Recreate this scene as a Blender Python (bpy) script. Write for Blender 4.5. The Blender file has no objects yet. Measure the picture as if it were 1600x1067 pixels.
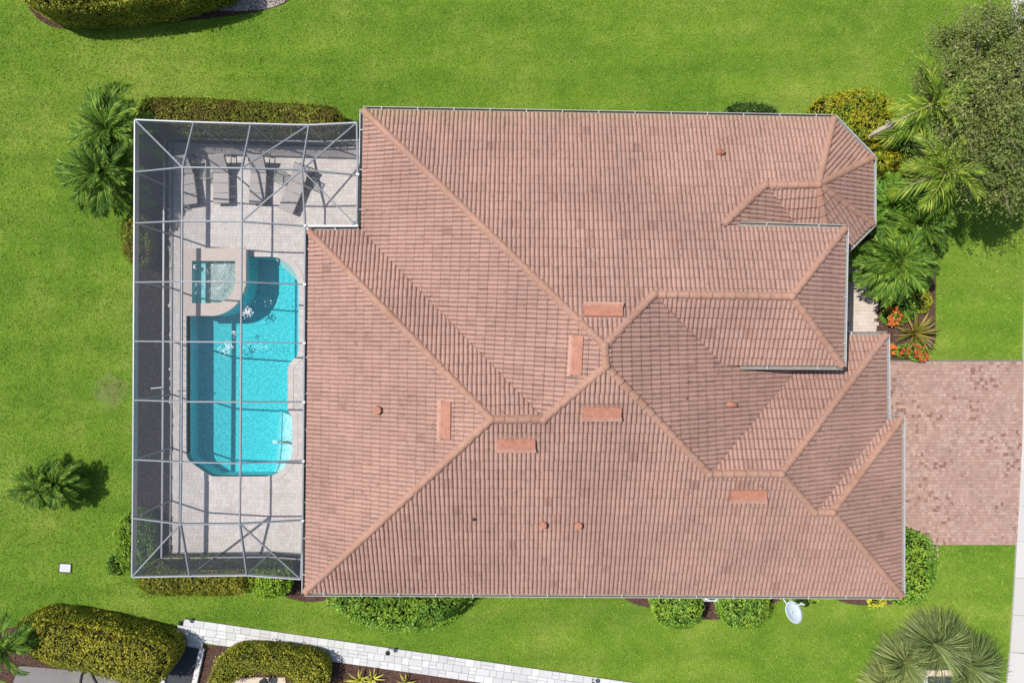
import bpy, bmesh, math, random
import numpy as np
from mathutils import Vector, Matrix
from mathutils.geometry import tessellate_polygon

random.seed(7); RS = np.random.RandomState(11)
scene = bpy.context.scene
COL = scene.collection

# ------------------------------------------------------------------ camera, sky, sun, exposure
H, F = 28.0, 1066.7            # drone height in metres, focal length for a 1600 px wide frame
cam = bpy.data.cameras.new('camera'); cam.lens = 24.0; cam.sensor_width = 36.0
cam.clip_start = 0.5; cam.clip_end = 800.0
cam_o = bpy.data.objects.new('camera', cam); COL.objects.link(cam_o)
cam_o.location = (0, 0, H); cam_o.rotation_euler = (0, 0, 0); scene.camera = cam_o

LDIR = Vector((0.541, -0.181, -1.0)).normalized()      # way the sunlight travels
w = bpy.data.worlds.new('World'); scene.world = w; w.use_nodes = True
nt = w.node_tree; nt.nodes.clear()
sky = nt.nodes.new('ShaderNodeTexSky'); sky.sky_type = 'NISHITA'; sky.sun_disc = False
sky.sun_elevation = math.asin(-LDIR.z); sky.sun_rotation = math.atan2(-LDIR.x, -LDIR.y)
bg = nt.nodes.new('ShaderNodeBackground'); bg.inputs['Strength'].default_value = 0.11
wo = nt.nodes.new('ShaderNodeOutputWorld')
nt.links.new(sky.outputs[0], bg.inputs[0]); nt.links.new(bg.outputs[0], wo.inputs[0])
sun = bpy.data.lights.new('sun', 'SUN'); sun.energy = 4.5; sun.angle = math.radians(0.5); sun.color = (1.0, 0.965, 0.91)
sun_o = bpy.data.objects.new('sun', sun); COL.objects.link(sun_o)
sun_o.rotation_euler = LDIR.to_track_quat('-Z', 'Y').to_euler(); sun_o.location = (-20, 8, 40)
scene.view_settings.view_transform = 'Standard'; scene.view_settings.look = 'None'
scene.view_settings.exposure = 0.12; scene.view_settings.gamma = 1.0
scene.render.engine = 'CYCLES'
scene.cycles.use_denoising = True
scene.cycles.max_bounces = 8; scene.cycles.diffuse_bounces = 3; scene.cycles.transparent_max_bounces = 24
scene.cycles.volume_bounces = 0

# ------------------------------------------------------------------ helpers
def P(px, py, h=0.0):
    """plan position (metres) of a point seen at px,py of the survey photo when it lies h metres up"""
    s = (H - h) / F
    return Vector(((px - 800.0) * s, (533.5 - py) * s, h))
def PP(pts, h=0.0): return [P(a, b, h) for a, b in pts]

def add(name, me, mat=None, parent=None, label=None, cat=None, group=None, kind=None):
    o = bpy.data.objects.new(name, me); COL.objects.link(o)
    if me is not None and mat is not None and len(me.materials) == 0: me.materials.append(mat)
    if parent is not None: o.parent = parent
    tag(o, label, cat, group, kind); return o
def tag(o, label=None, cat=None, group=None, kind=None):
    if label: o['label'] = label
    if cat: o['category'] = cat
    if group: o['group'] = group
    if kind: o['kind'] = kind
def thing(name, label, cat, group=None, loc=(0, 0, 0), rz=0.0):
    o = bpy.data.objects.new(name, None); COL.objects.link(o); o.location = loc; o.rotation_euler = (0, 0, rz)
    o.empty_display_size = 0.2
    tag(o, label, cat, group); return o

class MB:
    def __init__(s): s.v = []; s.f = []
    def poly(s, pts):
        b = len(s.v); s.v += [tuple(p) for p in pts]; s.f.append(tuple(range(b, b + len(pts))))
    def box(s, c, d, rz=0.0, tilt=None):
        R = Matrix.Rotation(rz, 3, 'Z')
        if tilt is not None: R = tilt
        b = len(s.v)
        for z in (-.5, .5):
            for x, y in ((-.5, -.5), (.5, -.5), (.5, .5), (-.5, .5)):
                s.v.append(tuple(Vector(c) + R @ Vector((x * d[0], y * d[1], z * d[2]))))
        s.f += [(b, b+3, b+2, b+1), (b+4, b+5, b+6, b+7)] + [(b+i, b+(i+1) % 4, b+4+(i+1) % 4, b+4+i) for i in range(4)]
    def beam(s, p, q, wd, ht, top=False):
        """straight bar, wd wide, ht deep; with top the line p-q is its upper edge"""
        p = Vector(p); q = Vector(q); d = (q - p).normalized()
        up = Vector((0, 0, 1)) if abs(d.z) < .95 else Vector((1, 0, 0))
        sd = d.cross(up).normalized(); u = sd.cross(d).normalized()
        z0, z1 = (-ht, 0.0) if top else (-ht / 2, ht / 2)
        b = len(s.v)
        for e in (p, q):
            for a, c in ((-wd/2, z0), (wd/2, z0), (wd/2, z1), (-wd/2, z1)): s.v.append(tuple(e + sd * a + u * c))
        s.f += [(b, b+1, b+2, b+3), (b+7, b+6, b+5, b+4)] + [(b+i, b+4+i, b+4+(i+1) % 4, b+(i+1) % 4) for i in range(4)]
    def tube(s, pts, rads, n=8, cap=True):
        pts = [Vector(p) for p in pts]
        if not hasattr(rads, '__len__'): rads = [rads] * len(pts)
        b = len(s.v)
        for i, p in enumerate(pts):
            d = (pts[min(i+1, len(pts)-1)] - pts[max(i-1, 0)]).normalized()
            a = d.cross(Vector((0, 0, 1)) if abs(d.z) < .9 else Vector((1, 0, 0))).normalized(); c = d.cross(a)
            for k in range(n):
                t = 2 * math.pi * k / n
                s.v.append(tuple(p + (a * math.cos(t) + c * math.sin(t)) * rads[i]))
        for i in range(len(pts) - 1):
            for k in range(n):
                s.f.append((b+i*n+k, b+i*n+(k+1) % n, b+(i+1)*n+(k+1) % n, b+(i+1)*n+k))
        if cap:
            s.f.append(tuple(b + k for k in range(n))[::-1]); s.f.append(tuple(b + (len(pts)-1)*n + k for k in range(n)))
    def prism(s, pts, z0, z1, holes=(), bottom=True):
        loops = [[Vector((p[0], p[1], 0)) for p in pts]] + [[Vector((p[0], p[1], 0)) for p in h] for h in holes]
        tri = tessellate_polygon(loops); flat = [p for l in loops for p in l]
        b = len(s.v)
        s.v += [(p.x, p.y, z1) for p in flat]; s.f += [up_tri(flat, t, b) for t in tri]
        if bottom:
            c = len(s.v); s.v += [(p.x, p.y, z0) for p in flat]; s.f += [up_tri(flat, t, c)[::-1] for t in tri]
        for l in loops:
            n = len(l)
            for i in range(n):
                p, q = l[i], l[(i+1) % n]; s.poly([(p.x, p.y, z0), (q.x, q.y, z0), (q.x, q.y, z1), (p.x, p.y, z1)])
    def mesh(s, name='mesh', smooth=False):
        me = bpy.data.meshes.new(name); me.from_pydata(s.v, [], s.f); me.validate(); me.update()
        if smooth: me.polygons.foreach_set('use_smooth', [True] * len(me.polygons))
        return me
    def build(s, name, mat, parent=None, smooth=False, **kw): return add(name, s.mesh(name, smooth), mat, parent, **kw)
def up_tri(flat, t, b):
    a, c, d = (flat[i] for i in t)
    ccw = (c.x-a.x)*(d.y-a.y) - (c.y-a.y)*(d.x-a.x) > 0
    return tuple(b + i for i in (t if ccw else (t[0], t[2], t[1])))
def area2(pts): return sum(pts[i][0]*pts[(i+1) % len(pts)][1] - pts[(i+1) % len(pts)][0]*pts[i][1] for i in range(len(pts)))
def offset(pts, d):
    """grow (d>0) or shrink (d<0) a closed outline"""
    pts = [Vector((p[0], p[1])) for p in pts]; sg = 1 if area2(pts) > 0 else -1; n = len(pts); out = []
    for i in range(n):
        a, b, c = pts[i-1], pts[i], pts[(i+1) % n]
        n1 = Vector(((b-a).y, -(b-a).x)).normalized() * sg; n2 = Vector(((c-b).y, -(c-b).x)).normalized() * sg
        k = max(.35, 1 + n1.dot(n2)); out.append(b + (n1 + n2) * (d / k))
    return out
def inside(x, y, poly):
    x = np.asarray(x); y = np.asarray(y); r = np.zeros(x.shape, bool); n = len(poly)
    for i in range(n):
        x0, y0 = poly[i][0], poly[i][1]; x1, y1 = poly[(i+1) % n][0], poly[(i+1) % n][1]
        if y0 == y1: continue
        c = ((y0 > y) != (y1 > y)) & (x < (x1-x0)*(y-y0)/(y1-y0) + x0); r ^= c
    return r
def edge_dist(x, y, poly):
    d = np.full(x.shape, 1e9); n = len(poly)
    for i in range(n):
        ax, ay = poly[i][0], poly[i][1]; bx, by = poly[(i+1) % n][0], poly[(i+1) % n][1]
        L = (bx-ax)**2 + (by-ay)**2 + 1e-9; t = np.clip(((x-ax)*(bx-ax)+(y-ay)*(by-ay))/L, 0, 1)
        d = np.minimum(d, np.hypot(x-ax-t*(bx-ax), y-ay-t*(by-ay)))
    return d
def smooth_loop(pts, it=2):
    pts = [Vector((p[0], p[1])) for p in pts]
    for _ in range(it):
        o = []
        for i in range(len(pts)):
            a, b = pts[i], pts[(i+1) % len(pts)]; o += [a*.75 + b*.25, a*.25 + b*.75]
        pts = o
    return pts
def np_mesh(name, V, Fq, rnd=None):
    """mesh from numpy arrays: V (n,3), Fq (m,k)"""
    me = bpy.data.meshes.new(name); m, k = Fq.shape
    me.vertices.add(len(V)); me.vertices.foreach_set('co', V.astype(np.float32).ravel())
    me.loops.add(m*k); me.loops.foreach_set('vertex_index', Fq.astype(np.int32).ravel())
    me.polygons.add(m); me.polygons.foreach_set('loop_start', np.arange(0, m*k, k, dtype=np.int32))
    me.polygons.foreach_set('use_smooth', np.zeros(m, dtype=bool)); me.update(calc_edges=True)
    if rnd is not None:
        a = me.attributes.new('rnd', 'FLOAT', 'POINT'); a.data.foreach_set('value', rnd.astype(np.float32))
    return me

# ------------------------------------------------------------------ materials
class N:
    def __init__(s, name):
        s.m = bpy.data.materials.new(name); s.m.use_nodes = True; s.t = s.m.node_tree; s.t.nodes.clear()
        s.out = s.t.nodes.new('ShaderNodeOutputMaterial')
    def n(s, typ, **kw):
        x = s.t.nodes.new('ShaderNode' + typ)
        for k, v in kw.items():
            if k in x.inputs: x.inputs[k].default_value = v
            else: setattr(x, k, v)
        return x
    def l(s, a, b): s.t.links.new(a, b)
    def pos(s): return s.n('NewGeometry').outputs['Position']
    def noise(s, scale, detail=3.0, rough=.6, vec=None):
        x = s.n('TexNoise'); x.inputs['Scale'].default_value = scale; x.inputs['Detail'].default_value = detail
        x.inputs['Roughness'].default_value = rough; s.l(vec or s.pos(), x.inputs['Vector']); return x.outputs['Fac']
    def ramp(s, fac, stops):
        r = s.n('ValToRGB'); e = r.color_ramp.elements
        while len(e) < len(stops): e.new(.5)
        for k, (p, c) in zip(e, stops): k.position = p; k.color = (c[0], c[1], c[2], 1)
        s.l(fac, r.inputs[0]); return r.outputs[0]
    def mix(s, a, b, fac, mode='MIX'):
        x = s.n('Mix', data_type='RGBA', blend_type=mode)
        for sock, v in ((x.inputs[0], fac), (x.inputs[6], a), (x.inputs[7], b)):
            if hasattr(v, 'default_value') or hasattr(v, 'links'): s.l(v, sock)
            elif isinstance(v, (int, float)): sock.default_value = v
            else: sock.default_value = (v[0], v[1], v[2], 1)
        return x.outputs[2]
    def math(s, op, a, b=0.0, c=None):
        x = s.n('Math', operation=op)
        for i, v in enumerate((a, b) if c is None else (a, b, c)):
            if hasattr(v, 'links'): s.l(v, x.inputs[i])
            else: x.inputs[i].default_value = v
        return x.outputs[0]
    def bsdf(s, col, rough=.7, spec=.3, metal=0.0, bump=None, bstr=.3, bdist=.02):
        b = s.n('BsdfPrincipled'); b.inputs['Roughness'].default_value = rough
        b.inputs['Specular IOR Level'].default_value = spec; b.inputs['Metallic'].default_value = metal
        if hasattr(col, 'links'): s.l(col, b.inputs['Base Color'])
        else: b.inputs['Base Color'].default_value = (col[0], col[1], col[2], 1)
        if bump is not None:
            u = s.n('Bump'); u.inputs['Strength'].default_value = bstr; u.inputs['Distance'].default_value = bdist
            s.l(bump, u.inputs['Height']); s.l(u.outputs[0], b.inputs['Normal'])
        return b
    def done(s, sh): s.l(sh.outputs[0], s.out.inputs['Surface']); return s.m

def m_plain(name, col, var=.12, scale=6.0, rough=.6, spec=.3, metal=0.0, bump=0.0, bscale=60.0):
    k = N(name); f = k.noise(scale, 4)
    c = k.ramp(f, [(.25, [x*(1-var) for x in col]), (.75, [min(1, x*(1+var)) for x in col])])
    return k.done(k.bsdf(c, rough, spec, metal, k.noise(bscale, 3) if bump else None, bump))
def m_pieces(name, stops, rough=.8, dirt=(.1, .08, .07), dirt_amt=.35, dscale=1.2, bump=.3, cluster=0.0):
    """surfaces laid from many pieces: every island or object takes its own shade, with stains over them"""
    k = N(name); g = k.n('NewGeometry'); oi = k.n('ObjectInfo')
    r = k.math('FRACT', k.math('ADD', g.outputs['Random Per Island'], oi.outputs['Random']))
    if cluster: r = k.math('ADD', k.math('MULTIPLY', r, 1 - cluster), k.math('MULTIPLY', k.ramp(k.noise(.55, 3, .6), [(.35, (0, 0, 0)), (.68, (1, 1, 1))]), cluster))
    c = k.ramp(r, stops); f = k.noise(dscale, 5, .65)
    f2 = k.math('MULTIPLY', k.ramp(f, [(.5, (0, 0, 0)), (.75, (1, 1, 1))]), dirt_amt)
    c = k.mix(c, dirt, f2); c = k.mix(c, (.5, .5, .5), k.math('MULTIPLY', k.noise(35, 3), .22), 'OVERLAY')
    return k.done(k.bsdf(c, rough, .2, 0, k.noise(90, 3), bump, .006))
def m_leaf(name, stops, rough=.45, trans=.3, patch=None, pscale=1.3, spec=.35):
    """leaf blades: shade per leaf from the attribute rnd, patches of a second kind of growth"""
    k = N(name); a = k.n('Attribute', attribute_name='rnd')
    c = k.ramp(a.outputs['Fac'], stops); oi = k.n('ObjectInfo')
    tint = k.ramp(oi.outputs['Random'], [(0, (.72, .76, .74)), (.5, (1, 1, 1)), (1, (1.3, 1.22, 1.1))]); c = k.mix(c, tint, 1.0, 'MULTIPLY')
    if patch:
        f = k.ramp(k.noise(pscale, 3), [(.47, (0, 0, 0)), (.62, (1, 1, 1))])
        c = k.mix(c, patch, k.math('MULTIPLY', f, .75))
    b = k.bsdf(c, rough, spec); t = k.n('BsdfTranslucent'); k.l(k.mix(c, (1, 1, .35), .12), t.inputs[0])
    x = k.n('MixShader'); x.inputs[0].default_value = trans; k.l(b.outputs[0], x.inputs[1]); k.l(t.outputs[0], x.inputs[2])
    return k.done(x)

def lawn_colour(k):
    big = k.noise(.16, 5, .65); mid = k.noise(.75, 5, .7); fine = k.noise(9, 3, .7)
    c = k.ramp(big, [(.36, (.125, .290, .022)), (.5, (.245, .405, .038)), (.64, (.43, .50, .095))])
    d = k.ramp(mid, [(.30, (.100, .240, .016)), (.52, (.25, .415, .040)), (.70, (.50, .54, .13))])
    c = k.mix(c, d, .42)
    # mower passes: long soft streaks running with the house
    sc = k.n('VectorMath', operation='MULTIPLY'); k.l(k.pos(), sc.inputs[0]); sc.inputs[1].default_value = (.10, 1.1, 1.0)
    st = k.ramp(k.noise(1.0, 3, .6, sc.outputs[0]), [(.35, (.82, .86, .80)), (.65, (1.14, 1.09, 1.05))]); c = k.mix(c, st, 1.0, 'MULTIPLY')
    # worn, broken patch of the lawn beside the cage
    x = k.n('VectorMath', operation='DISTANCE'); k.l(k.pos(), x.inputs[0]); x.inputs[1].default_value = tuple(P(172, 612))
    wf = k.math('SUBTRACT', 1.05, k.math('MULTIPLY', x.outputs['Value'], .60)); wf = k.math('MULTIPLY', k.math('MAXIMUM', wf, 0.0), k.noise(2.6, 5, .8))
    wf = k.ramp(wf, [(.28, (0, 0, 0)), (.46, (.85, .85, .85))])
    return k.mix(c, (.33, .30, .15), wf), fine
k = N('lawn_soil'); c, fine = lawn_colour(k)
M_LAWN = k.done(k.bsdf(k.mix(c, (.05, .09, .012), .5), .9, .1, 0, k.noise(25, 4, .7), .8, .05))
k = N('grass_blades'); c, fine = lawn_colour(k); a = k.n('Attribute', attribute_name='rnd')
c = k.mix(c, k.ramp(a.outputs['Fac'], [(0, (.055, .15, .008)), (.45, (.235, .405, .038)), (.90, (.50, .61, .11)), (1, (.70, .66, .30))]), .52)
b = k.bsdf(c, .55, .25); t = k.n('BsdfTranslucent'); k.l(c, t.inputs[0]); x = k.n('MixShader'); x.inputs[0].default_value = .3
k.l(b.outputs[0], x.inputs[1]); k.l(t.outputs[0], x.inputs[2]); M_GRASS = k.done(x)

def roof_mat(name, stops, amt):
    k = N(name); g = k.n('NewGeometry'); oi = k.n('ObjectInfo')
    r = k.math('FRACT', k.math('ADD', g.outputs['Random Per Island'], oi.outputs['Random']))
    c = k.ramp(r, stops)
    big = k.ramp(k.noise(.35, 4, .6), [(.3, (.84, .82, .82)), (.7, (1.10, 1.08, 1.06))]); c = k.mix(c, big, 1.0, 'MULTIPLY')
    st = k.ramp(k.noise(5.5, 8, .8), [(.53, (0, 0, 0)), (.68, (1, 1, 1))])
    c = k.mix(c, (.11, .065, .055), k.math('MULTIPLY', st, amt))
    sp2 = k.ramp(k.noise(13, 3, .6), [(.63, (0, 0, 0)), (.70, (1, 1, 1))]); area = k.ramp(k.noise(.8, 4, .7), [(.42, (0, 0, 0)), (.62, (1, 1, 1))])
    c = k.mix(c, (.06, .04, .034), k.math('MULTIPLY', k.math('MULTIPLY', sp2, area), .8))
    # algae along the north eave
    sp = k.n('SeparateXYZ'); k.l(k.pos(), sp.inputs[0])
    al = k.math('MULTIPLY', k.math('ADD', sp.outputs['Y'], -7.9), 1.6); al = k.math('MINIMUM', k.math('MAXIMUM', al, 0.0), 1.0)
    al = k.math('MULTIPLY', al, k.math('MULTIPLY', k.noise(1.7, 4), .75)); c = k.mix(c, (.33, .27, .12), al)
    c = k.mix(c, (.5, .5, .5), k.math('MULTIPLY', k.noise(55, 3), .25), 'OVERLAY')
    return k.done(k.bsdf(c, .75, .25, 0, k.noise(120, 3), .25, .004))
M_TILE = roof_mat('roof_tile', [(0, (.385, .234, .185)), (.4, (.408, .250, .199)), (.8, (.424, .262, .210)), (.975, (.39, .234, .185)), (1, (.32, .185, .145))], .66)
M_PAN = roof_mat('roof_tile_silt_and_shade', [(0, (.225, .136, .112)), (1, (.275, .168, .14))], .6)  # silt in the tile pans, also painted joint shade on ridge caps
M_LAP_SHADE = roof_mat('roof_tile_lap_shade', [(0, (.135, .080, .064)), (1, (.20, .122, .10))], .6)  # dark tone painted in for the shadow line under each lap
M_CAP = roof_mat('ridge_tile', [(0, (.37, .205, .142)), (.5, (.41, .235, .168)), (1, (.385, .225, .172))], .5)
M_MORTAR = m_plain('ridge_mortar', (.37, .215, .16), .15, 5, .9, .1, 0, .4, 50)
M_DECKB = m_plain('roof_underlay', (.10, .065, .055), .2, 4, .9)
M_VENT = m_plain('terracotta_paint', (.40, .175, .115), .22, 6, .6, .3, 0, .15, 30)
M_HOOD = m_plain('pale_terracotta', (.46, .26, .20), .2, 6, .7)  # paler terracotta for the hood strip along the vent
M_DARK = m_plain('dark_opening', (.02, .017, .016), .2)
M_CWHITE = m_plain('cage_white', (.36, .37, .39), .06, 3, .4, .5)
M_WHITE = m_plain('white_aluminium', (.54, .54, .53), .06, 3, .4, .5)
M_GUT = m_plain('gutter_paint', (.42, .40, .36), .12, 4, .5, .4)
M_GUTIN = m_plain('gutter_silt', (.26, .245, .215), .3, 8, .9)
M_STUCCO = m_plain('stucco', (.62, .55, .45), .08, 5, .9, .1, 0, .5, 60)
M_FRAME = m_plain('bronze_frame', (.045, .04, .037), .15, 8, .4, .5)
M_ALU = m_plain('cage_aluminium', (.225, .237, .26), .07, 3, .5, .4)
M_FAB = m_plain('sling_fabric', (.47, .43, .41), .06, 30, .85, .1, 0, .3, 200)
M_LID = m_plain('grey_plastic_lid', (.50, .54, .57), .08, 8, .5)
M_CONC = m_plain('concrete', (.60, .57, .54), .07, 2.5, .9, .1, 0, .3, 70)
M_DISH = m_plain('dish_enamel', (.60, .68, .74), .05, 5, .35, .5)
M_AC = m_plain('unit_enamel', (.66, .68, .70), .06, 6, .4, .5)
M_WOODTRUNK = m_plain('palm_bark', (.34, .29, .23), .3, 14, .9, .1, 0, .7, 30)
M_BARK = m_plain('tree_bark', (.22, .19, .15), .3, 9, .9, .1, 0, .7, 30)
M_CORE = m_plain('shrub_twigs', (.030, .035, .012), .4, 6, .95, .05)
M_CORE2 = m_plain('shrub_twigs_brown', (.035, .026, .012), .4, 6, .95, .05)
k = N('mulch'); v = k.n('TexVoronoi'); v.inputs['Scale'].default_value = 22; k.l(k.pos(), v.inputs['Vector'])
M_MULCH = k.done(k.bsdf(k.ramp(k.noise(16, 5, .75), [(.3, (.030, .018, .013)), (.55, (.115, .065, .050)), (.75, (.22, .13, .105))]), .95, .1, 0, v.outputs['Distance'], .8, .03))
M_SOIL = m_plain('dark_soil', (.028, .024, .024), .5, 9, .95, .05, 0, .6, 30)
k = N('mulch_chips'); a = k.n('Attribute', attribute_name='rnd')
M_CHIP = k.done(k.bsdf(k.ramp(a.outputs['Fac'], [(0, (.035, .02, .015)), (.5, (.15, .08, .062)), (.9, (.27, .16, .13)), (1, (.42, .32, .27))]), .9, .1))
k = N('pale_gravel'); M_GRAVEL = k.done(k.bsdf(k.ramp(k.noise(18, 5, .8), [(.35, (.16, .13, .11)), (.6, (.48, .43, .38))]), .95, .1, 0, k.noise(40, 3), .6, .03))
M_PAVE = m_pieces('driveway_paver', [(0, (.43, .285, .232)), (.28, (.37, .228, .182)), (.46, (.44, .305, .25)), (.58, (.335, .205, .165)), (.72, (.47, .33, .27)), (.80, (.30, .17, .132)), (.90, (.22, .11, .084)), (.94, (.43, .295, .245)), (1, (.15, .08, .062))], .85, (.23, .165, .14), .45, .8, cluster=.38)
M_DPAVE = m_pieces('deck_paver', [(0, (.63, .575, .54)), (.5, (.67, .615, .58)), (.85, (.72, .66, .625)), (1, (.60, .54, .51))], .85, (.36, .30, .27), .3, .9)
M_WALK = m_pieces('walk_paver', [(0, (.56, .47, .39)), (1, (.63, .53, .45))], .85, (.4, .33, .28), .3)
M_SLAB = m_pieces('stone_slab', [(0, (.50, .495, .485)), (.35, (.545, .54, .53)), (.65, (.60, .595, .585)), (.88, (.66, .65, .635)), (1, (.48, .475, .47))], .7, (.42, .42, .43), .55, 2.5)
M_SWALK = m_pieces('sidewalk_concrete', [(0, (.50, .475, .45)), (1, (.555, .53, .505))], .9, (.5, .47, .44), .3, .8)
M_DJOINT = m_plain('deck_joint_sand', (.52, .47, .44), .15, 12, .95, .1)
M_JOINT = m_plain('joint_sand', (.20, .165, .145), .2, 12, .95, .1)
M_COPE = m_plain('coping_stone', (.60, .51, .45), .09, 7, .8, .2, 0, .2, 60)
k = N('pool_plaster'); M_PLASTER = k.done(k.bsdf(k.ramp(k.noise(9, 6, .85), [(.40, (.24, .60, .62)), (.5, (.42, .80, .82)), (.60, (.80, .99, .99))]), .7, .2, 0, k.noise(14, 4), .3, .03))  # mottling painted into the plaster for sun sparkle on the pool floor
M_SHELF = m_plain('pale_pebble_plaster', (.48, .62, .63), .12, 14, .8, .1)
M_WTILE = m_plain('waterline_tile', (.06, .22, .25), .2, 20, .3, .5)
M_FOAM = m_plain('foam', (.88, .93, .94), .05, 20, .6)
M_MAT = m_plain('dark_rubber_mat', (.05, .052, .058), .15, 8, .8)
M_PATIO = m_plain('patio_screed', (.20, .185, .18), .12, 1.5, .85)
M_BLK = m_plain('black_powder_coat', (.02, .02, .02), .2, 9, .5)
M_MOS1 = m_plain('mosaic_grey', (.14, .15, .14), .4, 30, .4)
M_MOS2 = m_plain('mosaic_white', (.85, .84, .82), .05, 30, .4)
M_BEIGE = m_plain('beige_moulding', (.58, .47, .36), .1, 5, .7)

def m_screen():
    """insect screen: woven threads cover more of the view the flatter it is looked through, for light and eye alike"""
    k = N('insect_screen'); g = k.n('NewGeometry')
    d = k.n('VectorMath', operation='DOT_PRODUCT'); k.l(g.outputs['Normal'], d.inputs[0]); k.l(g.outputs['Incoming'], d.inputs[1])
    cs = k.math('MAXIMUM', k.math('ABSOLUTE', d.outputs['Value']), .08)
    tr = k.math('POWER', .83, k.math('DIVIDE', 1.0, cs))
    t = k.n('BsdfTransparent'); b = k.bsdf((.075, .084, .105), .6, .2)
    x = k.n('MixShader'); k.l(tr, x.inputs[0]); k.l(b.outputs[0], x.inputs[1]); k.l(t.outputs[0], x.inputs[2]); return k.done(x)
M_SCREEN = m_screen()
def m_water(name, absorb, dens, bscale, bstr):
    k = N(name); fr = k.n('Fresnel', IOR=1.33); t = k.n('BsdfTransparent'); gl = k.n('BsdfGlossy'); gl.inputs['Roughness'].default_value = .04
    u = k.n('Bump'); u.inputs['Strength'].default_value = bstr; u.inputs['Distance'].default_value = .03
    k.l(k.noise(bscale, 3, .6), u.inputs['Height'])
    for q in (fr, gl): k.l(u.outputs[0], q.inputs['Normal'])
    x = k.n('MixShader'); k.l(fr.outputs[0], x.inputs[0]); k.l(t.outputs[0], x.inputs[1]); k.l(gl.outputs[0], x.inputs[2])
    v = k.n('VolumeAbsorption'); v.inputs['Color'].default_value = (*absorb, 1); v.inputs['Density'].default_value = dens
    k.l(v.outputs[0], k.out.inputs['Volume']); return k.done(x)
M_WATER = m_water('pool_water', (.04, .86, .905), .95, 7, .16)
M_SPAW = m_water('spa_water', (.34, .83, .87), 1.1, 9, .12)
k = N('table_glass'); t = k.n('BsdfTransparent'); t.inputs[0].default_value = (.72, .76, .76, 1); gl = k.n('BsdfGlossy', Roughness=.05)
fr = k.n('Fresnel', IOR=1.45); x = k.n('MixShader'); k.l(fr.outputs[0], x.inputs[0]); k.l(t.outputs[0], x.inputs[1]); k.l(gl.outputs[0], x.inputs[2]); M_GLASS = k.done(x)

L_OLIVE = m_leaf('leaf_olive', [(0, (0.099, 0.130, 0.013)), (.4, (0.229, 0.273, 0.022)), (.8, (0.403, 0.403, 0.035)), (1, (0.784, 0.740, 0.109))], patch=(0.186, 0.130, 0.027))
L_OLIVE2 = m_leaf('leaf_olive_gold', [(0, (0.102, 0.134, 0.012)), (.4, (0.286, 0.298, 0.021)), (.8, (0.474, 0.432, 0.033)), (1, (0.744, 0.740, 0.123))], patch=(0.206, 0.235, 0.021))
L_GREEN = m_leaf('leaf_green', [(0, (0.044, 0.134, 0.017)), (.4, (0.134, 0.290, 0.031)), (.8, (0.280, 0.480, 0.062)), (1, (0.559, 0.737, 0.134))], patch=(0.334, 0.491, 0.044))
L_DEEP = m_leaf('leaf_deep_green', [(0, (0.023, 0.065, 0.012)), (.5, (0.070, 0.147, 0.022)), (.85, (0.139, 0.240, 0.034)), (1, (0.310, 0.434, 0.093))])
L_LIME = m_leaf('leaf_lime', [(0, (0.078, 0.171, 0.012)), (.5, (0.202, 0.372, 0.022)), (.85, (0.357, 0.527, 0.039)), (1, (0.558, 0.682, 0.093))])
L_CROTON = m_leaf('leaf_croton', [(0, (0.112, 0.197, 0.019)), (.4, (0.368, 0.456, 0.030)), (.7, (0.738, 0.590, 0.030)), (.9, (0.800, 0.616, 0.035)), (1, (0.800, 0.394, 0.049))], patch=(0.210, 0.380, 0.030), pscale=.9)
L_TREE = m_leaf('leaf_tree', [(0, (0.069, 0.106, 0.029)), (.4, (0.163, 0.214, 0.055)), (.8, (0.313, 0.347, 0.105)), (1, (0.627, 0.627, 0.278))], patch=(0.232, 0.278, 0.069))
L_ORANGE = m_leaf('petal_orange', [(0, (.62, .09, .02)), (.5, (.80, .14, .035)), (1, (.9, .30, .09))], .5, .25)
L_YEL = m_leaf('leaf_yellow', [(0, (0.248, 0.310, 0.019)), (.5, (0.558, 0.558, 0.046)), (1, (0.800, 0.775, 0.155))])
L_FROND = m_leaf('frond_green', [(0, (0.031, 0.086, 0.011)), (.5, (0.095, 0.198, 0.020)), (.85, (0.181, 0.315, 0.033)), (1, (0.409, 0.538, 0.111))], .55, spec=.2)
L_FROND2 = m_leaf('frond_yellow_green', [(0, (0.070, 0.140, 0.018)), (.5, (0.183, 0.287, 0.025)), (.85, (0.336, 0.419, 0.042)), (1, (0.559, 0.587, 0.125))], .55, spec=.2)
L_FROND3 = m_leaf('frond_fresh_green', [(0, (0.047, 0.134, 0.013)), (.5, (0.119, 0.269, 0.025)), (.85, (0.206, 0.396, 0.038)), (1, (0.412, 0.601, 0.111))], .55, spec=.2)
L_ORN = m_leaf('blade_olive', [(0, (0.090, 0.130, 0.040)), (.5, (0.224, 0.277, 0.081)), (.85, (0.359, 0.403, 0.125)), (1, (0.592, 0.592, 0.251))], .5, .2)
L_BROM = m_leaf('strap_bronze', [(0, (0.054, 0.054, 0.016)), (.5, (0.147, 0.132, 0.025)), (.85, (0.295, 0.248, 0.046)), (1, (0.496, 0.372, 0.078))], .35, .2)

# ------------------------------------------------------------------ ground
hole = [P(286, 394), P(470, 394), P(470, 749), P(286, 749)]
hx0, hx1, hy1, hy0 = hole[0].x, hole[1].x, hole[0].y, hole[2].y
g = MB(); B = 300.0; GZ = -.05
for a in ((-B, -B, B, hy0), (-B, hy1, B, B), (-B, hy0, hx0, hy1), (hx1, hy0, B, hy1)):
    g.poly([(a[0], a[1], GZ), (a[2], a[1], GZ), (a[2], a[3], GZ), (a[0], a[3], GZ)])
g.build('lawn', M_LAWN, kind='structure')

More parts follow.
